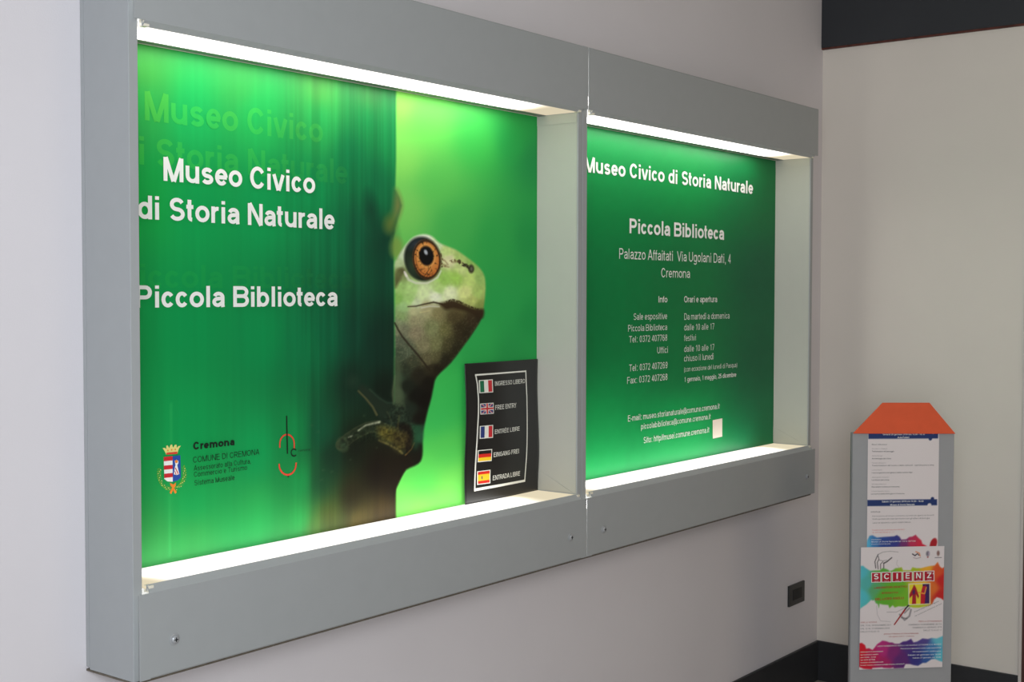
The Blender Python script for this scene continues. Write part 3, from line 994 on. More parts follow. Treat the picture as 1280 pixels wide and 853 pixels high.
pa.put(pa.linemask([(507, 569), (514, 562), (518, 554)], 1.8, 1.4, 1.5), (112, 88, 44), .75)
pa.put(pa.polymask([(514, 532), (526, 536), (529, 546), (524, 556), (519, 562), (515, 552)], 3), (36, 82, 54), .5)
pa.put(pa.polymask([(496, 532), (505, 530), (514, 535), (515, 552), (510, 566), (506, 560), (510, 545), (504, 538)], 2.4), (20, 13, 8), .75)
hand = pa.polymask([(424, 560), (426, 550), (447, 536), (472, 528), (494, 506), (508, 512), (518, 532), (516, 556), (507, 568), (497, 566), (474, 551), (440, 556)], 3)
hn = pa.noise(1.8, 1.8, 20) * .6 + pa.noise(3.6, 3.2, 21) * .4
pa.c = pa.c * (1 + (hand * (hn - .55) * 1.0)[:, None])
pa.put(pa.linemask([(499, 520), (497, 536), (503, 552)], 1.6, 1.4, 2), (82, 78, 40), .5)
pa.put(pa.linemask([(484, 515), (490, 528), (486, 538)], 1.5, 1.4, 2.2), (66, 74, 48), .5)
for i, (a, b) in enumerate(((471, 560), (438, 575), (402, 600), (415, 590), (390, 532), (404, 588), (398, 540), (455, 520))):
    pa.put(pa.ell(a, b, 1.1, 1.1, 1)[0], (70, 90, 62), .35)
flat1 = lambda x, z: (x, np.full_like(x, YP), z)
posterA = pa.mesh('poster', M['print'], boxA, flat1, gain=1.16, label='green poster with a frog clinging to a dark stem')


def line1(s, pl, pr, cap, m=None, wt=BOLD, parent=None, y=YP, name='lettering', serif=False, dy=0.0012, place=None):
    xa, za = on_wall(pl[0], pl[1], y)
    xb, zb_ = on_wall(pr[0], pr[1], y)
    cx = (pl[0] + pr[0]) / 2
    cy = (pl[1] + pr[1]) / 2
    ch = on_wall(cx, cy - cap, y)[1] - on_wall(cx, cy, y)[1]
    pf = place or (lambda x, z: (x, y - dy, z))
    return text_on(s, name, xa, xb, (za + zb_) / 2, ch, m or M['ink_white'], parent, pf, wt, serif)


line1('Museo Civico', (204, 227.5), (393.5, 241), 28.2, parent=posterA)
line1('di Storia Naturale', (171.5, 274.6), (418, 286.4), 27.6, parent=posterA)
line1('Piccola Biblioteca', (169.5, 384.5), (421.5, 383.2), 26, parent=posterA)


def faded(text, pl, pr, cap, fade):
    """worn older lettering: the poster's own colour there, a shade lighter"""
    o = line1(text, pl, pr, cap, M['print'], BOLD, posterA, name='faded_lettering', dy=0.0001)
    me = o.data
    n = len(me.vertices)
    co = np.zeros(n * 3, np.float32)
    me.vertices.foreach_get('co', co)
    co = co.reshape(-1, 3)
    wx, wz = co[:, 0] + (X0 + X1) / 2, co[:, 2] + ZB
    ix = np.clip(np.searchsorted(pa.xs, wx), 0, len(pa.xs) - 1)
    iz = np.clip(np.searchsorted(pa.zs, wz), 0, len(pa.zs) - 1)
    c = pa.c[iz * len(pa.xs) + ix].copy()
    f = fade * np.clip(1.25 - (wx - PXL) / 1.1, .45, 1.1)[:, None]
    c = c + np.array((19, 14, -2.0))[None] * f
    rgba = np.concatenate([lin(np.clip(c, 0, 255)) * 1.16, np.ones((n, 1))], 1)
    ca = me.color_attributes.new('print', 'FLOAT_COLOR', 'POINT')
    ca.data.foreach_set('color', rgba.astype(np.float32).ravel())


faded('Museo Civico', (181, 153.5), (403.5, 176), 34, 1.0)
faded('di Storia Naturale', (148, 203), (434.5, 230.5), 33, .9)
faded('Piccola Biblioteca', (147, 360), (441, 361), 28, .35)
line1('Cremona', (241, 562), (292.8, 557.4), 9.6, M['ink_black'], .26, posterA)
line1('COMUNE DI CREMONA', (241, 578.6), (323.8, 568.7), 7.3, M['ink_black'], REG, posterA)
line1('Assessorato alla Cultura,', (241.7, 588.4), (313, 580.2), 6.4, M['ink_black'], REG, posterA)
line1('Commercio e Turismo', (242, 596.6), (308.6, 587.8), 6.4, M['ink_black'], REG, posterA)
line1('Sistema Museale', (242.8, 607.4), (292.6, 600.2), 6.6, M['ink_black'], REG, posterA)


def flat_poly(name, polys, m, parent, dy, y=YP, place=None):
    mb = MB()
    for pts in polys:
        q = [on_wall(a, b, y) for a, b in pts]
        v = [(place(a, b) if place else (a, y - dy, b)) for a, b in q]
        mb.add(v, [tuple(range(len(v)))])
    return mb.build(name, m, parent)


def ribbon(name, pts, wpx, m, parent, dy, y=YP):
    mb = MB()
    q = [on_wall(a, b, y) for a, b in pts]
    k = wpx * 0.0022 / 2
    v = []
    for i, p in enumerate(q):
        a, b = q[max(0, i - 1)], q[min(len(q) - 1, i + 1)]
        tx, tz = b[0] - a[0], b[1] - a[1]
        L = math.hypot(tx, tz) or 1
        v += [(p[0] - tz / L * k, y - dy, p[1] + tx / L * k), (p[0] + tz / L * k, y - dy, p[1] - tx / L * k)]
    mb.add(v, [(2 * i, 2 * i + 1, 2 * i + 3, 2 * i + 2) for i in range(len(q) - 1)])
    return mb.build(name, m, parent)


# museum emblem: red arcs, black stroke, C
ribbon('emblem_arc', [(349.6, 560)] + arc(358.6, 555, 9, -11.5, 180, 0, 14) + [(367.6, 561)], 1.8, M['ink_red'], posterA, 0.0006)
ribbon('emblem_arc', [(348.7, 580)] + arc(359.2, 580.5, 10.6, 13.4, 180, 0, 14)[1:-1] + [(370, 578.5)], 2.0, M['ink_red'], posterA, 0.0006)
ribbon('emblem_bar', [(358, 520), (359, 567.5)], 1.9, M['ink_black'], posterA, 0.0009)
ribbon('emblem_letter', arc(367.2, 566, 3.6, 4.4, 40, 320, 14), 1.5, M['ink_black'], posterA, 0.001)
line1('remona', (373, 564.6), (387, 564), 3.0, M['ink_black'], .1, posterA)
flat_poly('emblem_dot', [arc(360, 596, 1, 1.2, 0, 330, 8)], M['ink_black'], posterA, 0.0007)
# city crest: crown, shield, wreath, ribbon (measured in the enlarged detail)
cr = lambda a, b: (180 + a / 9.475, 540 + b / 9.475)
wre = MB()
for sgn in (-1, 1):
    for i in range(15):
        a = (158 + i * 8.0) if sgn < 0 else (22 - i * 8.0)
        rr = 1.0
        cx, cy = 328 + 150 * math.cos(a * DEG), 500 - 180 * math.sin(a * DEG)
        for j in (-1, 1):
            t_ = (a + 90 + j * 38) * DEG
            p = [cr(cx, cy), cr(cx + 26 * math.cos(t_) + 8, cy - 26 * math.sin(t_)), cr(cx + 40 * math.cos(t_), cy - 40 * math.sin(t_)), cr(cx + 22 * math.cos(t_) - 9, cy - 22 * math.sin(t_) - 5)]
            q = [on_wall(*z_) for z_ in p]
            wre.add([(x, YP - 0.0005, z) for x, z in q], [(0, 1, 2, 3)])
tag(wre.build('crest_wreath', M['ink_leaf'], posterA), kind='stuff')
g2 = MB()
for i in range(30):
    a = (164 + i * 7.4) * DEG
    cx, cy = 328 + (150 + (i % 3 - 1) * 12) * math.cos(a), 500 - (186 + (i % 3 - 1) * 12) * math.sin(a)
    q = [on_wall(*cr(cx + dx, cy + dy)) for dx, dy in ((-6, 0), (0, -7), (6, 0), (0, 7))]
    g2.add([(x, YP - 0.0008, z) for x, z in q], [(0, 1, 2, 3)])
tag(g2.build('crest_berries', M['ink_gold'], posterA), kind='stuff')
flat_poly('crest_crown', [[cr(*p) for p in ((218, 195), (240, 190), (262, 205), (262, 165), (278, 160), (296, 195), (312, 155), (330, 150), (342, 190), (362, 155), (382, 152), (388, 190), (405, 170), (436, 165), (410, 200), (392, 262), (262, 272), (240, 225))]], M['ink_gold'], posterA, 0.0007)
flat_poly('crest_crown_band', [[cr(*p) for p in ((262, 248), (392, 235), (392, 262), (262, 272))]], M['ink_red'], posterA, 0.001)
flat_poly('crest_crown_holes', [[cr(x - 7, y - 8), cr(x + 7, y - 10), cr(x + 7, y + 8), cr(x - 7, y + 10)] for x, y in ((280, 222), (325, 214), (368, 210))], M['ink_orange'], posterA, 0.001)
flat_poly('crest_shield', [[cr(*p) for p in ((230, 298), (335, 288), (338, 592), (275, 588), (238, 560))]], M['ink_white'], posterA, 0.0008)
flat_poly('crest_stripes', [[cr(230, 298), cr(335, 288), cr(335, 340), cr(231, 350)], [cr(232, 402), cr(336, 392), cr(336, 440), cr(233, 450)], [cr(235, 498), cr(337, 488), cr(337, 536), cr(237, 548)]], M['f_red'], posterA, 0.001)
flat_poly('crest_shield_blue', [[cr(*p) for p in ((335, 288), (428, 278), (434, 540), (400, 575), (338, 592))]], M['ink_blue'], posterA, 0.0008)
flat_poly('crest_arm', [[cr(*p) for p in ((360, 345), (382, 330), (404, 345), (404, 372), (390, 395), (415, 500), (385, 512), (350, 505), (362, 420), (370, 395))]], M['ink_white'], posterA, 0.001)
flat_poly('crest_ball', [[cr(380 + 18 * math.cos(a * DEG), 352 - 20 * math.sin(a * DEG)) for a in range(0, 360, 40)]], M['ink_orange'], posterA, 0.0012)
flat_poly('crest_sleeve', [[cr(362, 430), cr(372, 425), cr(408, 495), cr(398, 503)], [cr(357, 465), cr(364, 462), cr(382, 505), cr(372, 510)]], M['f_red'], posterA, 0.0012)
flat_poly('crest_ribbon', [[cr(*p) for p in ((305, 605), (345, 625), (375, 600), (372, 640), (352, 665), (385, 715), (365, 735), (342, 690), (320, 738), (300, 722), (330, 660), (310, 640))]], M['ink_orange'], posterA, 0.001)

# ------------------------------------------------------------------ plain green information poster
PXL2, PXR2 = X1 + T + 0.003, X2 - T - 0.003
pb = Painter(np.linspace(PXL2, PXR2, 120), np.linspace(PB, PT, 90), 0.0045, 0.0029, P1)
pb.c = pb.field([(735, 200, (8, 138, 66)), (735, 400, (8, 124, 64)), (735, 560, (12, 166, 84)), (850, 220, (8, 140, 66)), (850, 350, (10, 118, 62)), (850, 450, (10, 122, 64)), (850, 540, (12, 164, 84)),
                 (950, 240, (10, 112, 58)), (950, 350, (14, 98, 60)), (950, 450, (14, 98, 60)), (955, 530, (14, 110, 66))], e=18, pw=1.5)  # foot samples raised: lower tube's glow put into the green
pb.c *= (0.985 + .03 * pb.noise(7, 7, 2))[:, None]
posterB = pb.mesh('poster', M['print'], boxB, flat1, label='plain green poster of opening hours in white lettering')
for args in (
        ('Museo Civico di Storia Naturale', (730.3, 214), (940.8, 243.6), 17.6, BOLD),
        ('Piccola Biblioteca', (786.5, 292.3), (904.7, 299.6), 17.6, BOLD),
        ('Palazzo Affaitati  Via Ugolani Dati, 4', (773.6, 323.8), (913, 329.2), 12.4, REG),
        ('Cremona', (826.2, 346.8), (862, 347.8), 11.6, REG),
        ('Info', (822.8, 378.2), (833.8, 378.2), 7.9, SEMI), ('Orari e apertura', (854.8, 378.4), (896, 377.9), 7.9, SEMI),
        ('Sale espositive', (791.8, 400), (833.4, 399.2), 8.0, .115), ('Piccola Biblioteca', (784.8, 414.3), (833.4, 413.2), 8.0, .115),
        ('Tel: 0372 407768', (786, 428.1), (833.5, 426.6), 8.0, .115), ('Uffici', (821.2, 441.9), (834.2, 441.4), 8.0, .115),
        ('Tel: 0372 407269', (786, 464), (833.8, 460.9), 8.2, .115), ('Fax: 0372 407268', (783.6, 479.3), (833.8, 476), 8.2, .115),
        ('Da martedì a domenica', (855, 400), (911.5, 398.4), 7.8, .115), ('dalle 10 alle 17', (854.8, 413.2), (892.4, 412), 7.8, .115),
        ('festivi', (854.8, 426.4), (869.4, 426), 7.8, .115), ('dalle 10 alle 17', (854.8, 439.8), (892.4, 438.2), 7.8, .115),
        ('chiuso il lunedì', (854.8, 451.8), (891.5, 449.8), 7.8, .115), ('(con eccezione del lunedì di Pasqua)', (854.8, 464.4), (921, 459.6), 5.8, .10),
        ('1 gennaio, 1 maggio, 25 dicembre', (855.3, 477.7), (919.8, 471), 5.8, SEMI),
        ('E-mail: museo.storianaturale@comune.cremona.it', (784.6, 527), (899, 511.3), 7.2, .13),
        ('piccolabiblioteca@comune.cremona.it', (801, 536.7), (887.8, 524.4), 7.0, .13),
        ('Sito: http//musei.comune.cremona.it', (804.3, 554.2), (886, 541), 7.4, .13)):
    line1(args[0], args[1], args[2], args[3], M['ink_white'], args[4], posterB)
flat_poly('code_label', [[(890.7, 525.5), (902.7, 523.2), (902.7, 546), (890.8, 548.6)]], M['ink_cream'], posterB, 0.0006)

# ------------------------------------------------------------------ black notice sheet leaning on the frog poster
YN = YP - 0.006


def bend(x, z):
    """the laminated sheet is slightly buckled"""
    return YN - 0.004 - 0.0035 * np.sin((z - ZBL) * 15 + x * 6) * np.clip((z - ZBL) / .1, 0, 1) - 0.004 * np.cos((x - 2.9) * 9)


nx0, _ = on_wall(579.5, 540, YN)
nx1 = X1 - T - 0.006
nzt = on_wall(600, 453.5, YN)[1]
nzb = ZBL - 0.003
xs = np.linspace(nx0, nx1, 40)
zs = np.linspace(nzb, nzt, 60)
nv = [(x, float(bend(x, z)), z) for z in zs for x in xs] + [(x, float(bend(x, z)) + 0.0006, z) for z in zs for x in xs]
N0 = 2400
nf = []
for j in range(59):
    for i in range(39):
        a = j * 40 + i
        nf.append((a, a + 1, a + 41, a + 40))
        nf.append((N0 + a, N0 + a + 40, N0 + a + 41, N0 + a + 1))
for i in range(39):
    nf.append((i + 1, i, N0 + i, N0 + i + 1))
    b_ = 59 * 40 + i
    nf.append((b_, b_ + 1, N0 + b_ + 1, N0 + b_))
for j in range(59):
    a = j * 40
    nf.append((a, a + 40, N0 + a + 40, N0 + a))
    nf.append((a + 79, a + 39, N0 + a + 39, N0 + a + 79))
notice = obj('notice_sheet', nv, nf, M['notice'])
tag(notice, 'black laminated free entry notice with five flags in the frog box', 'sign')
for p in notice.data.polygons:
    p.use_smooth = True


def on_notice(dy):
    return lambda x, z: (x, float(bend(x, z)) - dy, z)


def npoly(name, quads, m, dy, sub=6):
    """quads of photo points laid on the bent sheet, subdivided so they follow it"""
    mb = MB()
    for q in quads:
        q = [on_wall(a, b, YN - 0.008) for a, b in q]
        v = []
        for j in range(sub + 1):
            for i in range(sub + 1):
                s_, t_ = i / sub, j / sub
                x = (q[0][0] * (1 - s_) + q[1][0] * s_) * (1 - t_) + (q[3][0] * (1 - s_) + q[2][0] * s_) * t_
                z = (q[0][1] * (1 - s_) + q[1][1] * s_) * (1 - t_) + (q[3][1] * (1 - s_) + q[2][1] * s_) * t_
                v.append((x, float(bend(x, z)) - dy, z))
        f = [(j * (sub + 1) + i, (j + 1) * (sub + 1) + i, (j + 1) * (sub + 1) + i + 1, j * (sub + 1) + i + 1) for j in range(sub) for i in range(sub)]
        mb.add(v, f)
    return mb.build(name, m, notice)


LB = [(594.3, 468.3), (596.0, 480), (596.7, 498.6), (596.3, 515), (595.3, 535), (594.6, 560), (594, 590), (593.2, 614.7)]
RB = [(660, 463.4), (660.6, 480), (661, 496), (660.5, 515), (659.8, 535), (659, 560), (658.2, 585), (657.4, 602.6)]
fr = [[(a[0], a[1]), (a[0] + 1.5, a[1]), (b[0] + 1.5, b[1]), (b[0], b[1])] for a, b in zip(LB, LB[1:])]
fr += [[(a[0] - 1.2, a[1]), (a[0], a[1]), (b[0], b[1]), (b[0] - 1.2, b[1])] for a, b in zip(RB, RB[1:])]
fr += [[(594.3, 468.1), (660, 463.4), (660, 465.2), (594.3, 470.2)], [(593.2, 611.2), (657.4, 599.8), (657.4, 602.6), (593.2, 614.7)]]
npoly('white_border', fr, M['f_white'], 0.0006)


def flag(x0, x1, yt, yb, dr, stripes):
    """dr: rise of the right side in the photo; stripes: (material, s0, s1, t0, t1)"""
    def q(s0, s1, t0, t1):
        f = lambda s_, t_: (x0 + (x1 - x0) * s_, yt + (yb - yt) * t_ - dr * s_)
        return [f(s0, t0), f(s1, t0), f(s1, t1), f(s0, t1)]
    base = npoly('flag', [q(0, 1, 0, 1)], M['f_white'], 0.0006, 3)
    done = {}
    for (m_, s0, s1, t0, t1, lv) in stripes:
        done.setdefault((m_, lv), []).append(q(s0, s1, t0, t1))
    for (m_, lv), qs in done.items():
        o = npoly('flag_stripe', qs, M[m_], 0.0008 + 0.0002 * lv, 3)
    return q


flag(598.8, 616.3, 475.6, 491.8, 1.2, [('f_green', .07, .36, .06, .94, 0), ('f_red', .66, .94, .06, .94, 0)])
q_ = flag(599.4, 616.2, 504.8, 518.4, 1.2, [('f_blue', .05, .95, .06, .94, 0), ('f_white', .40, .60, .03, .97, 2), ('f_white', .03, .97, .36, .64, 2), ('f_red', .44, .56, .03, .97, 3), ('f_red', .03, .97, .42, .58, 3)])


def uk(s_, t_):
    return (599.4 + 16.8 * s_, 504.8 + 13.6 * t_ - 1.2 * s_)


npoly('flag_saltire', [[uk(.05, .06), uk(.16, .06), uk(.95, .94), uk(.84, .94)], [uk(.84, .06), uk(.95, .06), uk(.16, .94), uk(.05, .94)]], M['f_white'], 0.001, 3)
npoly('flag_saltire', [[uk(.07, .08), uk(.12, .06), uk(.93, .92), uk(.88, .94)], [uk(.88, .06), uk(.93, .08), uk(.12, .94), uk(.07, .92)]], M['f_red'], 0.0011, 3)
flag(598.6, 615.0, 532.8, 548.8, 1.5, [('f_blue', .07, .36, .06, .94, 0), ('f_red', .66, .94, .06, .94, 0)])
flag(597.2, 614.2, 563.2, 578.2, 1.7, [('f_black', .05, .95, .07, .35, 0), ('f_redde', .05, .95, .35, .64, 0), ('f_gold', .05, .95, .64, .93, 0)])
flag(597.0, 613.2, 589.6, 606.6, 2.2, [('f_redde', .06, .94, .06, .27, 0), ('f_yellow', .06, .94, .27, .73, 0), ('f_redde', .06, .94, .73, .94, 0), ('ink_dark', .32, .40, .40, .62, 1)])
for s_, pl, pr, cp in (('INGRESSO LIBERO', (618.8, 482.3), (658.3, 479.5), 5.4), ('FREE ENTRY', (618, 512.2), (646, 509.8), 5.6), ('ENTRÉE LIBRE', (617, 542), (649, 539), 5.2),
                       ('EINGANG FREI', (616.2, 571), (648, 567.2), 5.4), ('ENTRADA LIBRE', (616, 600.2), (650.4, 595.2), 5.6)):
    line1(s_, pl, pr, cp, M['f_white'], .15, notice, YN - 0.008, serif=True, place=on_notice(0.0007))

# ------------------------------------------------------------------ wall socket
sx0, sz0 = on_wall(984.2, 759.4, 0)
sx1, _z = on_wall(1003.4, 752, 0)
_a, sz1 = on_wall(984.2, 733.2, 0)
sock = thing('wall_socket', ((sx0 + sx1) / 2, 0, sz0), 'small black socket plate low on the wall under the light boxes', 'socket')
box('cover_plate', (sx0, sx1), (-0.009, 0), (sz0, sz1), M['black'], sock, bevel=0.002)
sw, sh = sx1 - sx0, sz1 - sz0
box('socket_module', (sx0 + sw * .22, sx0 + sw * .50), (-0.0105, -0.008), (sz0 + sh * .25, sz0 + sh * .75), M['blackmat'], sock, bevel=0.001)
box('socket_module', (sx0 + sw * .52, sx0 + sw * .80), (-0.0105, -0.008), (sz0 + sh * .25, sz0 + sh * .75), M['blackmat'], sock, bevel=0.001)
hb = MB()
for cx in (.29, .36, .43):
    hb.lathe_y(sx0 + sw * cx, sz0 + sh * .5, [(0.0022, -0.0107), (0.0001, -0.0107)], 10)
hb.build('socket_holes', M['dark_band'], sock)

# ------------------------------------------------------------------ leaflet stand in front of the back wall
FH = np.array([math.sin(YAW), math.cos(YAW), 0.0])   # direction the camera looks, level
RH = np.array([math.cos(YAW), -math.sin(YAW), 0.0])
SD = 4.5


def on_stand(px, py, off=0.0):
    """local x (to the right) and height on the stand's front face"""
    d = ray(px, py)
    t = (SD - off) / (d @ FH)
    p = CAM + d * t
    return float((p - CAM) @ RH) - SX, float(p[2])


SX = 0.0
SX = on_stand(1128, 700)[0]
base = CAM + FH * SD + RH * SX
ROT = -YAW
stand = thing('leaflet_stand', (base[0], base[1], 0), 'free-standing grey display board with orange sloped top near the corner', 'stand', ROT)
xl, zt = on_stand(1066.5, 541)
xr, _ = on_stand(1193, 541)
hw = (xr - xl) / 2
xl, xr = -hw - .001 + (xl + xr) / 2, hw + (xl + xr) / 2
box('board', (xl, xr), (0, 0.016), (0.012, zt), M['stand'], stand, bevel=0.0015, local=True)
box('edge_strip', (xl - 0.004, xl), (0.002, 0.016), (0.012, zt), M['stand_edge'], stand, local=True)
box('foot', (xl - 0.06, xr + 0.06), (-0.14, 0.17), (0, 0.012), M['stand_edge'], stand, bevel=0.003, local=True)
hp = MB()
pts = [on_stand(*p) for p in ((1065.5, 542), (1102.5, 503.5), (1161, 503.5), (1193.5, 542.3))]
hp.prism_y(pts, -0.009, -0.003)
hp.build('header_board', M['orange'], stand, local=True, label='orange header board with cut corners', bevel=0.001)


def sheet_grid(name, corners, n, paint, off, label, cat, curl):
    (xa, za), (xb, zb_), (xc_, zc), (xd, zd) = [on_stand(*c) for c in corners]   # tl tr br bl
    x_0, x_1 = min(xa, xd), max(xb, xc_)
    z_0, z_1 = min(zc, zd), max(za, zb_)
    cen = ((x_0 + x_1) / 2, (z_0 + z_1) / 2)
    wpt = base + RH * cen[0] - FH * off
    root = thing(name, (wpt[0], wpt[1], z_0), label, cat, ROT)
    xs = np.linspace(0, 1, n[0])
    zs = np.linspace(0, 1, n[1])
    pt = Painter(xs, zs, 1 / 104, 1 / 154, lambda a, b: (0, 0))
    s_, t_ = pt.x, pt.z
    X_ = (xd * (1 - s_) + xc_ * s_) * (1 - t_) + (xa * (1 - s_) + xb * s_) * t_
    Z_ = (zd * (1 - s_) + zc * s_) * (1 - t_) + (za * (1 - s_) + zb_ * s_) * t_
    pt.x, pt.z = X_, Z_
    k = 1 / 360.0
    pt.ku = pt.kw = k
    pt.u, pt.w = X_ / k, Z_ / k
    pt.P0 = lambda a, b: on_stand(a, b)
    paint(pt)
    cf = lambda x, z: -0.0005 - curl * ((x - cen[0]) / (x_1 - x_0) * 2) ** 2
    me = pt.mesh('paper', M['paper'], None, lambda x, z: (x - cen[0], cf(x, z), z - z_0))
    me.parent = root
    pl = lambda x, z: (x - cen[0], cf(x, z) - 0.0005, z - z_0)
    return root, pl


def line2(s, pl, pr, cap, m, wt, parent, place):
    xa, za = on_stand(*pl)
    xb, zb_ = on_stand(*pr)
    ch = cap * SD / F_PX
    vs, fs, adv = text_quads(s, wt)
    lo, hi = min(v[0] for v in vs), max(v[0] for v in vs)
    out = []
    for a, c, lv, wd in vs:
        f = (a - lo) / (hi - lo)
        p = place(xa + (xb - xa) * f, za + (zb_ - za) * f + c * ch)
        out.append((p[0], p[1] - lv * 0.00008, p[2]))
    o = obj('lettering', out, fs, M[m] if isinstance(m, str) else m, parent, local=True)
    return tag(o, kind='stuff') if len(s) > 1 else o


def poly2(name, polys, m, parent, place, lift=0.0):
    mb = MB()
    for q in polys:
        v = [place(*on_stand(*p)) for p in q]
        v = [(a, b - lift, c) for a, b, c in v]
        mb.add(v, [tuple(range(len(v)))])
    return mb.build(name, M[m], parent, local=True)


NAVY = (34, 54, 108)
WHITE = (226, 216, 216)


def paint_program(p):
    p.c[:] = WHITE
    p.put(p.polymask([(1085, 536), (1172.6, 536), (1172.3, 548.3), (1085.2, 548.8)], .5, False), NAVY)
    p.put(p.ell(1162.6, 548.5, 2.2, 2.4, .2)[0], NAVY)
    p.put(p.ell(1166.5, 540, 2.4, 2.6, .2)[0], WHITE)
    p.put(p.polymask([(1083.8, 625.2), (1171, 624.2), (1171, 631.8), (1083.8, 633)], .5, False), NAVY)
    p.put(p.ell(1165.3, 623.6, 2.2, 2.2, .2)[0], NAVY)
    p.put(p.ell(1161.5, 631.6, 2.4, 2.4, .2)[0], WHITE)
    cr2 = lambda a, b: (1080 + a / 10.66, 610 + b / 10.66)
    col = p.field([(1084, 680, (90, 180, 215)), (1093, 678, (66, 124, 184)), (1104, 678, (48, 76, 150)), (1120, 676, (54, 62, 140)), (1130, 678, (120, 50, 110)), (1140, 678, (196, 50, 86)), (1150, 680, (214, 44, 70))], e=3, pw=2)
    m_ = p.polymask([cr2(*q) for q in ((25, 800), (40, 700), (70, 640), (110, 632), (170, 662), (250, 655), (330, 650), (400, 645), (435, 630), (470, 650), (495, 690), (560, 685), (600, 655), (640, 650), (685, 625), (720, 665), (760, 700), (775, 745), (830, 775), (800, 860), (25, 860))], .8, False)
    p.put(m_, col)
    p.put(p.ell(1166.5, 680, 4.2, 7.5, .15, -18)[0], (176, 30, 40))


FL1 = ((1084.8, 538), (1173.6, 538), (1172, 692), (1083.2, 692))
prog, pl1 = sheet_grid('program_sheet', FL1, (110, 190), paint_program, 0.0022, 'white programme sheet with navy title bands, upper one on the grey stand', 'paper sheet', 0.0)
for s_, a, b, c, m_, wt in (
        ('Venerdì 26 gennaio 2018 ore 16.00 - 18.30', (1103, 544.2), (1155.5, 544.0), 2.1, 'ink_white', .16),
        ('Aula Polani', (1121.5, 548.0), (1136, 547.8), 2.1, 'ink_white', .16),
        ('Brevi riflessioni', (1089.5, 556.6), (1108.3, 556.6), 1.7, 'ink_gray', .15),
        ('Giovanni Lombardi', (1089.5, 561.8), (1108.4, 561.8), 1.4, 'ink_gray', .09), ('Trasformazioni del paesaggio', (1089.5, 565.2), (1117.3, 565.2), 1.7, 'ink_dark', .15),
        ('Anna Ferrari', (1089.5, 570.6), (1102.6, 570.6), 1.4, 'ink_gray', .09), ('Archeologia del clima', (1089.5, 574.2), (1113.3, 574.2), 1.7, 'ink_dark', .15),
        ('Sandro Bianchi', (1089.5, 579.5), (1106.6, 579.5), 1.4, 'ink_gray', .09), ("Trasformazioni del suolo e delle comunità nell'Olocene e oltre", (1089.5, 582.9), (1167, 582.3), 1.7, 'ink_dark', .13),
        ('Luca Conti', (1089.5, 588.3), (1102, 588.3), 1.4, 'ink_gray', .09), ('I microrganismi nei ghiacci delle nostre Alpi', (1089.5, 592.0), (1140, 591.4), 1.7, 'ink_dark', .14),
        ('Alessandro Moretti', (1089.4, 597.4), (1110.5, 597.4), 1.4, 'ink_gray', .09), ('La storia del clima', (1089.4, 601), (1111, 600.8), 1.7, 'ink_dark', .14),
        ('Stefano Martini', (1089.4, 606), (1107, 606), 1.4, 'ink_gray', .09), ('Riscaldare la terra al tramonto', (1089.3, 609.6), (1124, 609.3), 1.7, 'ink_dark', .14),
        ('Laura Gambini Rossi', (1089, 614.8), (1111.6, 614.8), 1.4, 'ink_gray', .09), ('La ricerca della biologia in Cremona', (1088.5, 618.4), (1130, 617.8), 1.7, 'ink_dark', .14),
        ('Sabato 27 gennaio 2018 ore 10.00 - 16.00', (1102, 628.2), (1154, 627.6), 2.1, 'ink_white', .16),
        ('Museo di Storia Naturale', (1112.5, 632.2), (1143, 631.6), 2.1, 'ink_white', .16),
        ('Workshop', (1088.2, 640.8), (1100, 640.6), 1.7, 'ink_dark', .15),
        ('Introduzione al tema e confronto sul metodo aperto ai docenti', (1090, 646.2), (1167, 644.8), 1.7, 'ink_gray', .12),
        ('Visita guidata alle sale del museo con gli allievi di biologia', (1090, 649.8), (1161.5, 648.6), 1.7, 'ink_dark', .12),
        ('Lavori di laboratorio e giochi didattici Museo', (1090.4, 654.6), (1138, 653.6), 1.7, 'ink_dark', .12),
        ('Prenotazioni per la partecipazione ai laboratori', (1090, 663.6), (1130.4, 662.6), 1.5, 'ink_red', .10), ('tel. 0372 407768 ore 10 - 17', (1090, 666.6), (1117, 666), 1.5, 'ink_red', .10),
        ('Informazioni', (1089, 675.4), (1101, 675.2), 1.5, 'ink_white', .14), ('Museo di Storia Naturale tel. 0372 407768', (1089, 678.2), (1144, 677.2), 1.6, 'ink_white', .14), ('museo.storianaturale', (1089, 681), (1113, 680.6), 1.5, 'ink_white', .12)):
    line2(s_, a, b, c, m_, wt, prog, pl1)


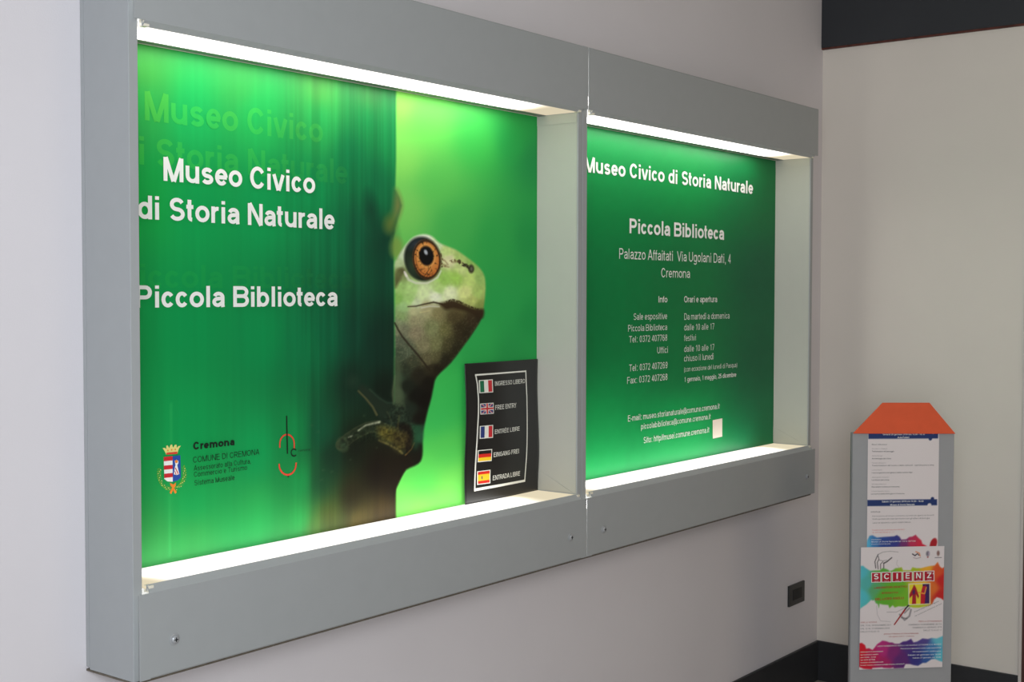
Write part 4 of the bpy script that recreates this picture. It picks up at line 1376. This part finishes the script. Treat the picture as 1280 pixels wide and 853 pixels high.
def paint_event(p):
    p.c[:] = WHITE
    f4 = lambda a, b: (1070 + a / 10.66, 680 + b / 10.66)
    f3 = lambda a, b: (1070 + a / 8.98, 745 + b / 8.98)
    band = [f4(*q) for q in ((52, 292), (90, 290), (120, 318), (180, 355), (240, 352), (310, 350), (345, 322), (390, 330), (425, 345), (440, 362), (480, 350), (520, 322), (560, 318), (600, 310), (620, 350), (720, 350), (745, 310), (800, 322), (860, 320), (920, 305), (980, 292), (1040, 285), (1080, 240), (1110, 300), (1140, 322), (1180, 300))]
    band += [f3(*q) for q in ((985, 52), (945, 25), (900, 12), (870, 40), (850, 85), (820, 105), (760, 118), (700, 130), (640, 130), (560, 112), (530, 118), (470, 115), (430, 128), (405, 105), (370, 135), (355, 100), (300, 96), (258, 86), (250, 130), (240, 92), (215, 78), (200, 45), (180, 50), (165, 42), (110, 95), (70, 120), (40, 142))]
    col = p.field([(1075, 715, (84, 184, 196)), (1076, 745, (84, 190, 200)), (1084, 730, (84, 176, 170)), (1092, 735, (90, 168, 108)), (1100, 720, (98, 172, 66)), (1105, 745, (98, 174, 44)), (1120, 735, (104, 178, 44)), (1130, 750, (118, 184, 44)),
                   (1141, 712, (170, 190, 40)), (1146, 757, (190, 204, 48)), (1150, 730, (236, 190, 50)), (1158, 712, (236, 170, 46)), (1164, 735, (226, 112, 44)), (1170, 715, (222, 84, 40)), (1178, 725, (202, 34, 34)), (1176, 745, (200, 36, 36))], e=3.2, pw=2.2)
    p.put(p.polymask(band, .9, False), col)
    low = [f3(*q) for q in ((22, 532), (60, 525), (95, 550), (108, 590), (140, 585), (180, 604), (205, 575), (230, 540), (290, 500), (330, 505), (370, 520), (400, 520), (430, 535), (480, 535), (520, 510), (560, 505), (612, 480), (640, 520), (680, 510), (740, 475), (800, 482), (840, 470), (900, 475), (985, 440))]
    low += [f3(*q) for q in ((975, 740), (930, 728), (880, 705), (840, 708), (780, 748), (740, 750), (690, 782), (640, 775), (600, 762), (550, 762), (528, 806), (420, 812), (410, 800), (380, 808), (300, 805), (290, 798), (180, 806), (170, 822), (80, 815), (22, 790))]
    col = p.field([(1074, 812, (214, 22, 42)), (1080, 830, (208, 24, 50)), (1090, 820, (196, 28, 84)), (1103, 812, (184, 44, 120)), (1103, 830, (170, 34, 96)), (1115, 815, (130, 40, 112)), (1125, 825, (96, 40, 112)), (1135, 805, (78, 48, 124)), (1145, 820, (54, 50, 126)), (1152, 800, (84, 70, 140)),
                   (1158, 820, (52, 92, 158)), (1165, 812, (66, 124, 180)), (1174, 800, (104, 190, 206)), (1175, 820, (96, 188, 206))], e=3.2, pw=2.2)
    p.put(p.polymask(low, .9, False), col)
    ink = (70, 64, 66)
    # pencil strokes: reaching hand above, hand with brush below
    for q, w_, o in ((((1094, 710), (1093, 702), (1095, 697), (1097, 693)), 1.3, .8), (((1097, 711), (1096, 703), (1098, 699), (1097, 695)), 1.1, .8), (((1100, 711), (1100, 705), (1103, 702)), 1.2, .7), (((1104, 710), (1104, 704)), 1.4, .75),
                     (((1104, 704), (1108, 702), (1114, 697)), 1.7, .85), (((1098, 700), (1103, 701), (1108, 700)), .8, .5), (((1097, 693), (1103, 690), (1112, 689), (1122, 690)), .8, .4), (((1121, 700), (1120, 705), (1123, 709)), .7, .2)):
        p.put(p.linemask(q, w_, w_ * .8, .8), ink, o)
    for q, w_, o in ((((1095, 757), (1096, 768), (1100, 776), (1112, 777)), .7, .25), (((1108, 765), (1120, 765), (1131, 759)), .7, .4), (((1124, 768), (1130, 775), (1136, 770), (1138, 762)), 2.2, .5), (((1130, 766), (1136, 760)), 2.0, .5), (((1126, 772), (1133, 773)), 1.4, .6)):
        p.put(p.linemask(q, w_, w_, .9), (90, 86, 90), o)
    p.put(p.linemask([(1117.3, 780.5), (1124, 771), (1131, 761)], 1.4, 2.0, .6), (160, 34, 36), 1)
    p.put(p.linemask([(1131, 761), (1135, 756.5), (1138, 753)], 1.6, 2.0, .6), (40, 34, 40), 1)
    # A picture tile
    p.put(p.polymask([(1134.8, 729.4), (1162.2, 728.6), (1162.2, 755.2), (1134.8, 756.2)], .5, False), (232, 224, 206))
    p.put(p.polymask([(1135.8, 730.4), (1161.2, 729.6), (1161.2, 754.2), (1135.8, 755.2)], .4, False), (232, 212, 52))
    p.put(p.polymask([(1152.5, 730), (1161, 729.8), (1161, 754.2), (1154, 754.4)], .4, False), (64, 34, 92))
    p.put(p.polymask([(1142, 730.5), (1144.5, 735), (1148, 745), (1147, 748), (1144.3, 743), (1144.3, 754.6), (1139.2, 754.8), (1139.8, 744), (1136.2, 747.5), (1136, 743), (1139, 737)], .5, False), (168, 30, 44))
    p.put(p.ell(1141.5, 740, 1.6, 3, .4)[0], (74, 36, 84))
    p.put(p.polymask([(1150, 742), (1152.5, 733), (1157, 731.5), (1154, 740), (1156, 745), (1155, 754.5), (1150, 754.6)], .5, False), (196, 30, 44))
    p.put(p.linemask([(1147.5, 740.5), (1155, 742), (1157, 734)], 1.7, 1.5, .6), (240, 150, 60))
    # small emblems along the top
    p.put(p.linemask([(1140, 692.5), (1143, 694.5), (1146, 692), (1148, 694)], 1.5, 1.3, .6), (60, 50, 60), .9)
    p.put(p.linemask([(1144, 689.5), (1148.5, 691.5), (1149.5, 695)], 1.3, 1.2, .6), (226, 120, 60), .8)
    p.put(p.linemask([(1141, 697), (1145, 698), (1150, 696.8)], .8, .8, .5), (150, 120, 130), .7)
    p.put(p.ell(1159, 692, 2.2, 3.2, .4)[0], (90, 84, 100), .75)
    p.put(p.ell(1160.6, 692, 1.0, 2.4, .4)[0], (190, 170, 190), .8)
    p.put(p.ell(1159, 696.3, 1, 1, .5)[0], (150, 60, 60), .8)
    p.put(p.ell(1172, 691.5, 1.8, 3.2, .4)[0], (120, 84, 76), .85)
    p.put(p.linemask([(1168, 697), (1176, 696.8)], .9, .9, .5), (110, 106, 110), .8)


FL2 = ((1075.6, 684.2), (1179.7, 682.4), (1177, 833.6), (1073.4, 837))
ev, pl2 = sheet_grid('event_flyer', FL2, (190, 280), paint_event, 0.0062, 'colourful science event flyer with red letter tiles on grey stand', 'flyer', 0.0)
M['tile'] = mat('tile_red', (176, 28, 46), 0.5, 0.3)
for (c, xa, ya, xb, yb) in (('S', 1088.4, 715.3, 1100.6, 728.1), ('C', 1101.0, 714.9, 1113.6, 727.9), ('I', 1114.4, 714.6, 1126.8, 727.5), ('E', 1127.6, 714.2, 1139.9, 727), ('N', 1140.8, 713.9, 1153.6, 726.8), ('Z', 1154.1, 713.4, 1167.1, 726.5)):
    poly2('letter_tile', [[(xa, ya), (xb, ya - .2), (xb, yb - .2), (xa, yb)]], 'ink_white', ev, pl2)
    poly2('letter_tile', [[(xa + .8, ya + .8), (xb - .8, ya + .6), (xb - .8, yb - 1), (xa + .8, yb - .8)]], 'tile', ev, pl2, 0.0003)
    cx = (xa + xb) / 2
    hw_ = {'S': 2.9, 'C': 3.2, 'I': .9, 'E': 2.5, 'N': 3.0, 'Z': 2.8}[c]
    lf = lambda x, z: (pl2(x, z)[0], pl2(x, z)[1] - 0.0006, pl2(x, z)[2])
    line2(c, (cx - hw_, yb - 4.0), (cx + hw_, yb - 4.1), 7.2, 'ink_white', .2, ev, lf)
    line2('scienza', (cx - 2.6, yb - 1.4), (cx + 2.6, yb - 1.5), 1.1, 'ink_white', .12, ev, lf)
line2("'", (1165.0, 722), (1165.8, 722), 6.5, 'ink_white', .2, ev, lf)
for s_, a, b, c, m_, wt in (
        ('LABORATORI DIDATTICI', (1092, 736), (1133, 734.3), 2.6, 'ink_red2', .2), ('INTERATTIVI', (1101.5, 742.4), (1121.6, 741.6), 2.3, 'ink_red2', .18), ('DEL LICEO ASELLI', (1093.4, 750.4), (1129, 748.6), 3.0, 'ink_red2', .22),
        ('Esperimenti per capire', (1142, 765.5), (1172.6, 752), 1.7, 'ink_gray', .14), ('la scienza intorno a noi', (1143, 770.6), (1176, 755), 1.7, 'ink_gray', .14),
        ('PER LE SCUOLE', (1075.2, 778.8), (1095.4, 778.2), 1.7, 'ink_red2', .14), ('DAL 13 AL 18 NOVEMBRE 2017', (1075.2, 782.6), (1113, 781.8), 1.8, 'ink_dark', .12), ('DAL 22 AL 27 GENNAIO 2018', (1075, 786.6), (1111, 785.8), 1.8, 'ink_dark', .12), ('DALLE 9 ALLE 13', (1075, 790.4), (1098, 789.8), 1.8, 'ink_dark', .12),
        ('PER LA CITTADINANZA', (1147.6, 777.4), (1176.4, 776.8), 1.7, 'ink_red2', .14), ('DOMENICA 19 NOVEMBRE 2017 E', (1135, 781.6), (1176.2, 780.8), 1.8, 'ink_dark', .12), ('DOMENICA 21 GENNAIO 2018', (1140, 785.2), (1176, 784.4), 1.8, 'ink_dark', .12), ('DALLE 15 ALLE 17', (1153.6, 788.6), (1176, 788.2), 1.8, 'ink_dark', .12),
        ('presso il Museo di Storia Naturale', (1104.4, 793), (1147.4, 792.2), 1.8, 'ink_red2', .14), ('via Ugolani Dati 4 - Cremona', (1110, 796.2), (1141.6, 795.6), 1.7, 'ink_red2', .12),
        ('LICEO SCIENTIFICO ASELLI. LE SCUOLE CITTADINE E IL MUSEO', (1096, 808.4), (1175.6, 805.8), 1.7, 'ink_white', .15), ('Percorsi e laboratori nelle sale espositive', (1125, 811.4), (1175.4, 810), 1.7, 'ink_white', .15), ('Gli esperimenti continuano', (1140, 815.2), (1175.2, 814.2), 1.7, 'ink_white', .15),
        ('Sabato 20 gennaio ore 10.00', (1134, 819.4), (1175, 818.4), 1.7, 'ink_white', .15), ('Sabato 27 gennaio ore 10.00', (1140, 823), (1175, 822), 1.7, 'ink_white', .15),
        ('Informazioni e prenotazioni', (1075, 815.6), (1103, 814.6), 1.6, 'ink_white', .15), ('dal martedì al sabato', (1075, 819.2), (1097, 818.2), 1.6, 'ink_white', .15), ('ore 10.00 - 17.00', (1075, 822.4), (1094, 821.8), 1.6, 'ink_white', .15), ('tel. 0372 407768', (1075, 825.6), (1093, 825), 1.6, 'ink_white', .15),
        ('museo.storianaturale', (1075, 828.8), (1103.4, 827.8), 1.6, 'ink_white', .15), ('E-mail: museo.storianaturale@comune.cremona.it', (1075, 832.2), (1129.6, 830.2), 1.6, 'ink_white', .15)):
    line2(s_, a, b, c, m_, wt, ev, pl2)
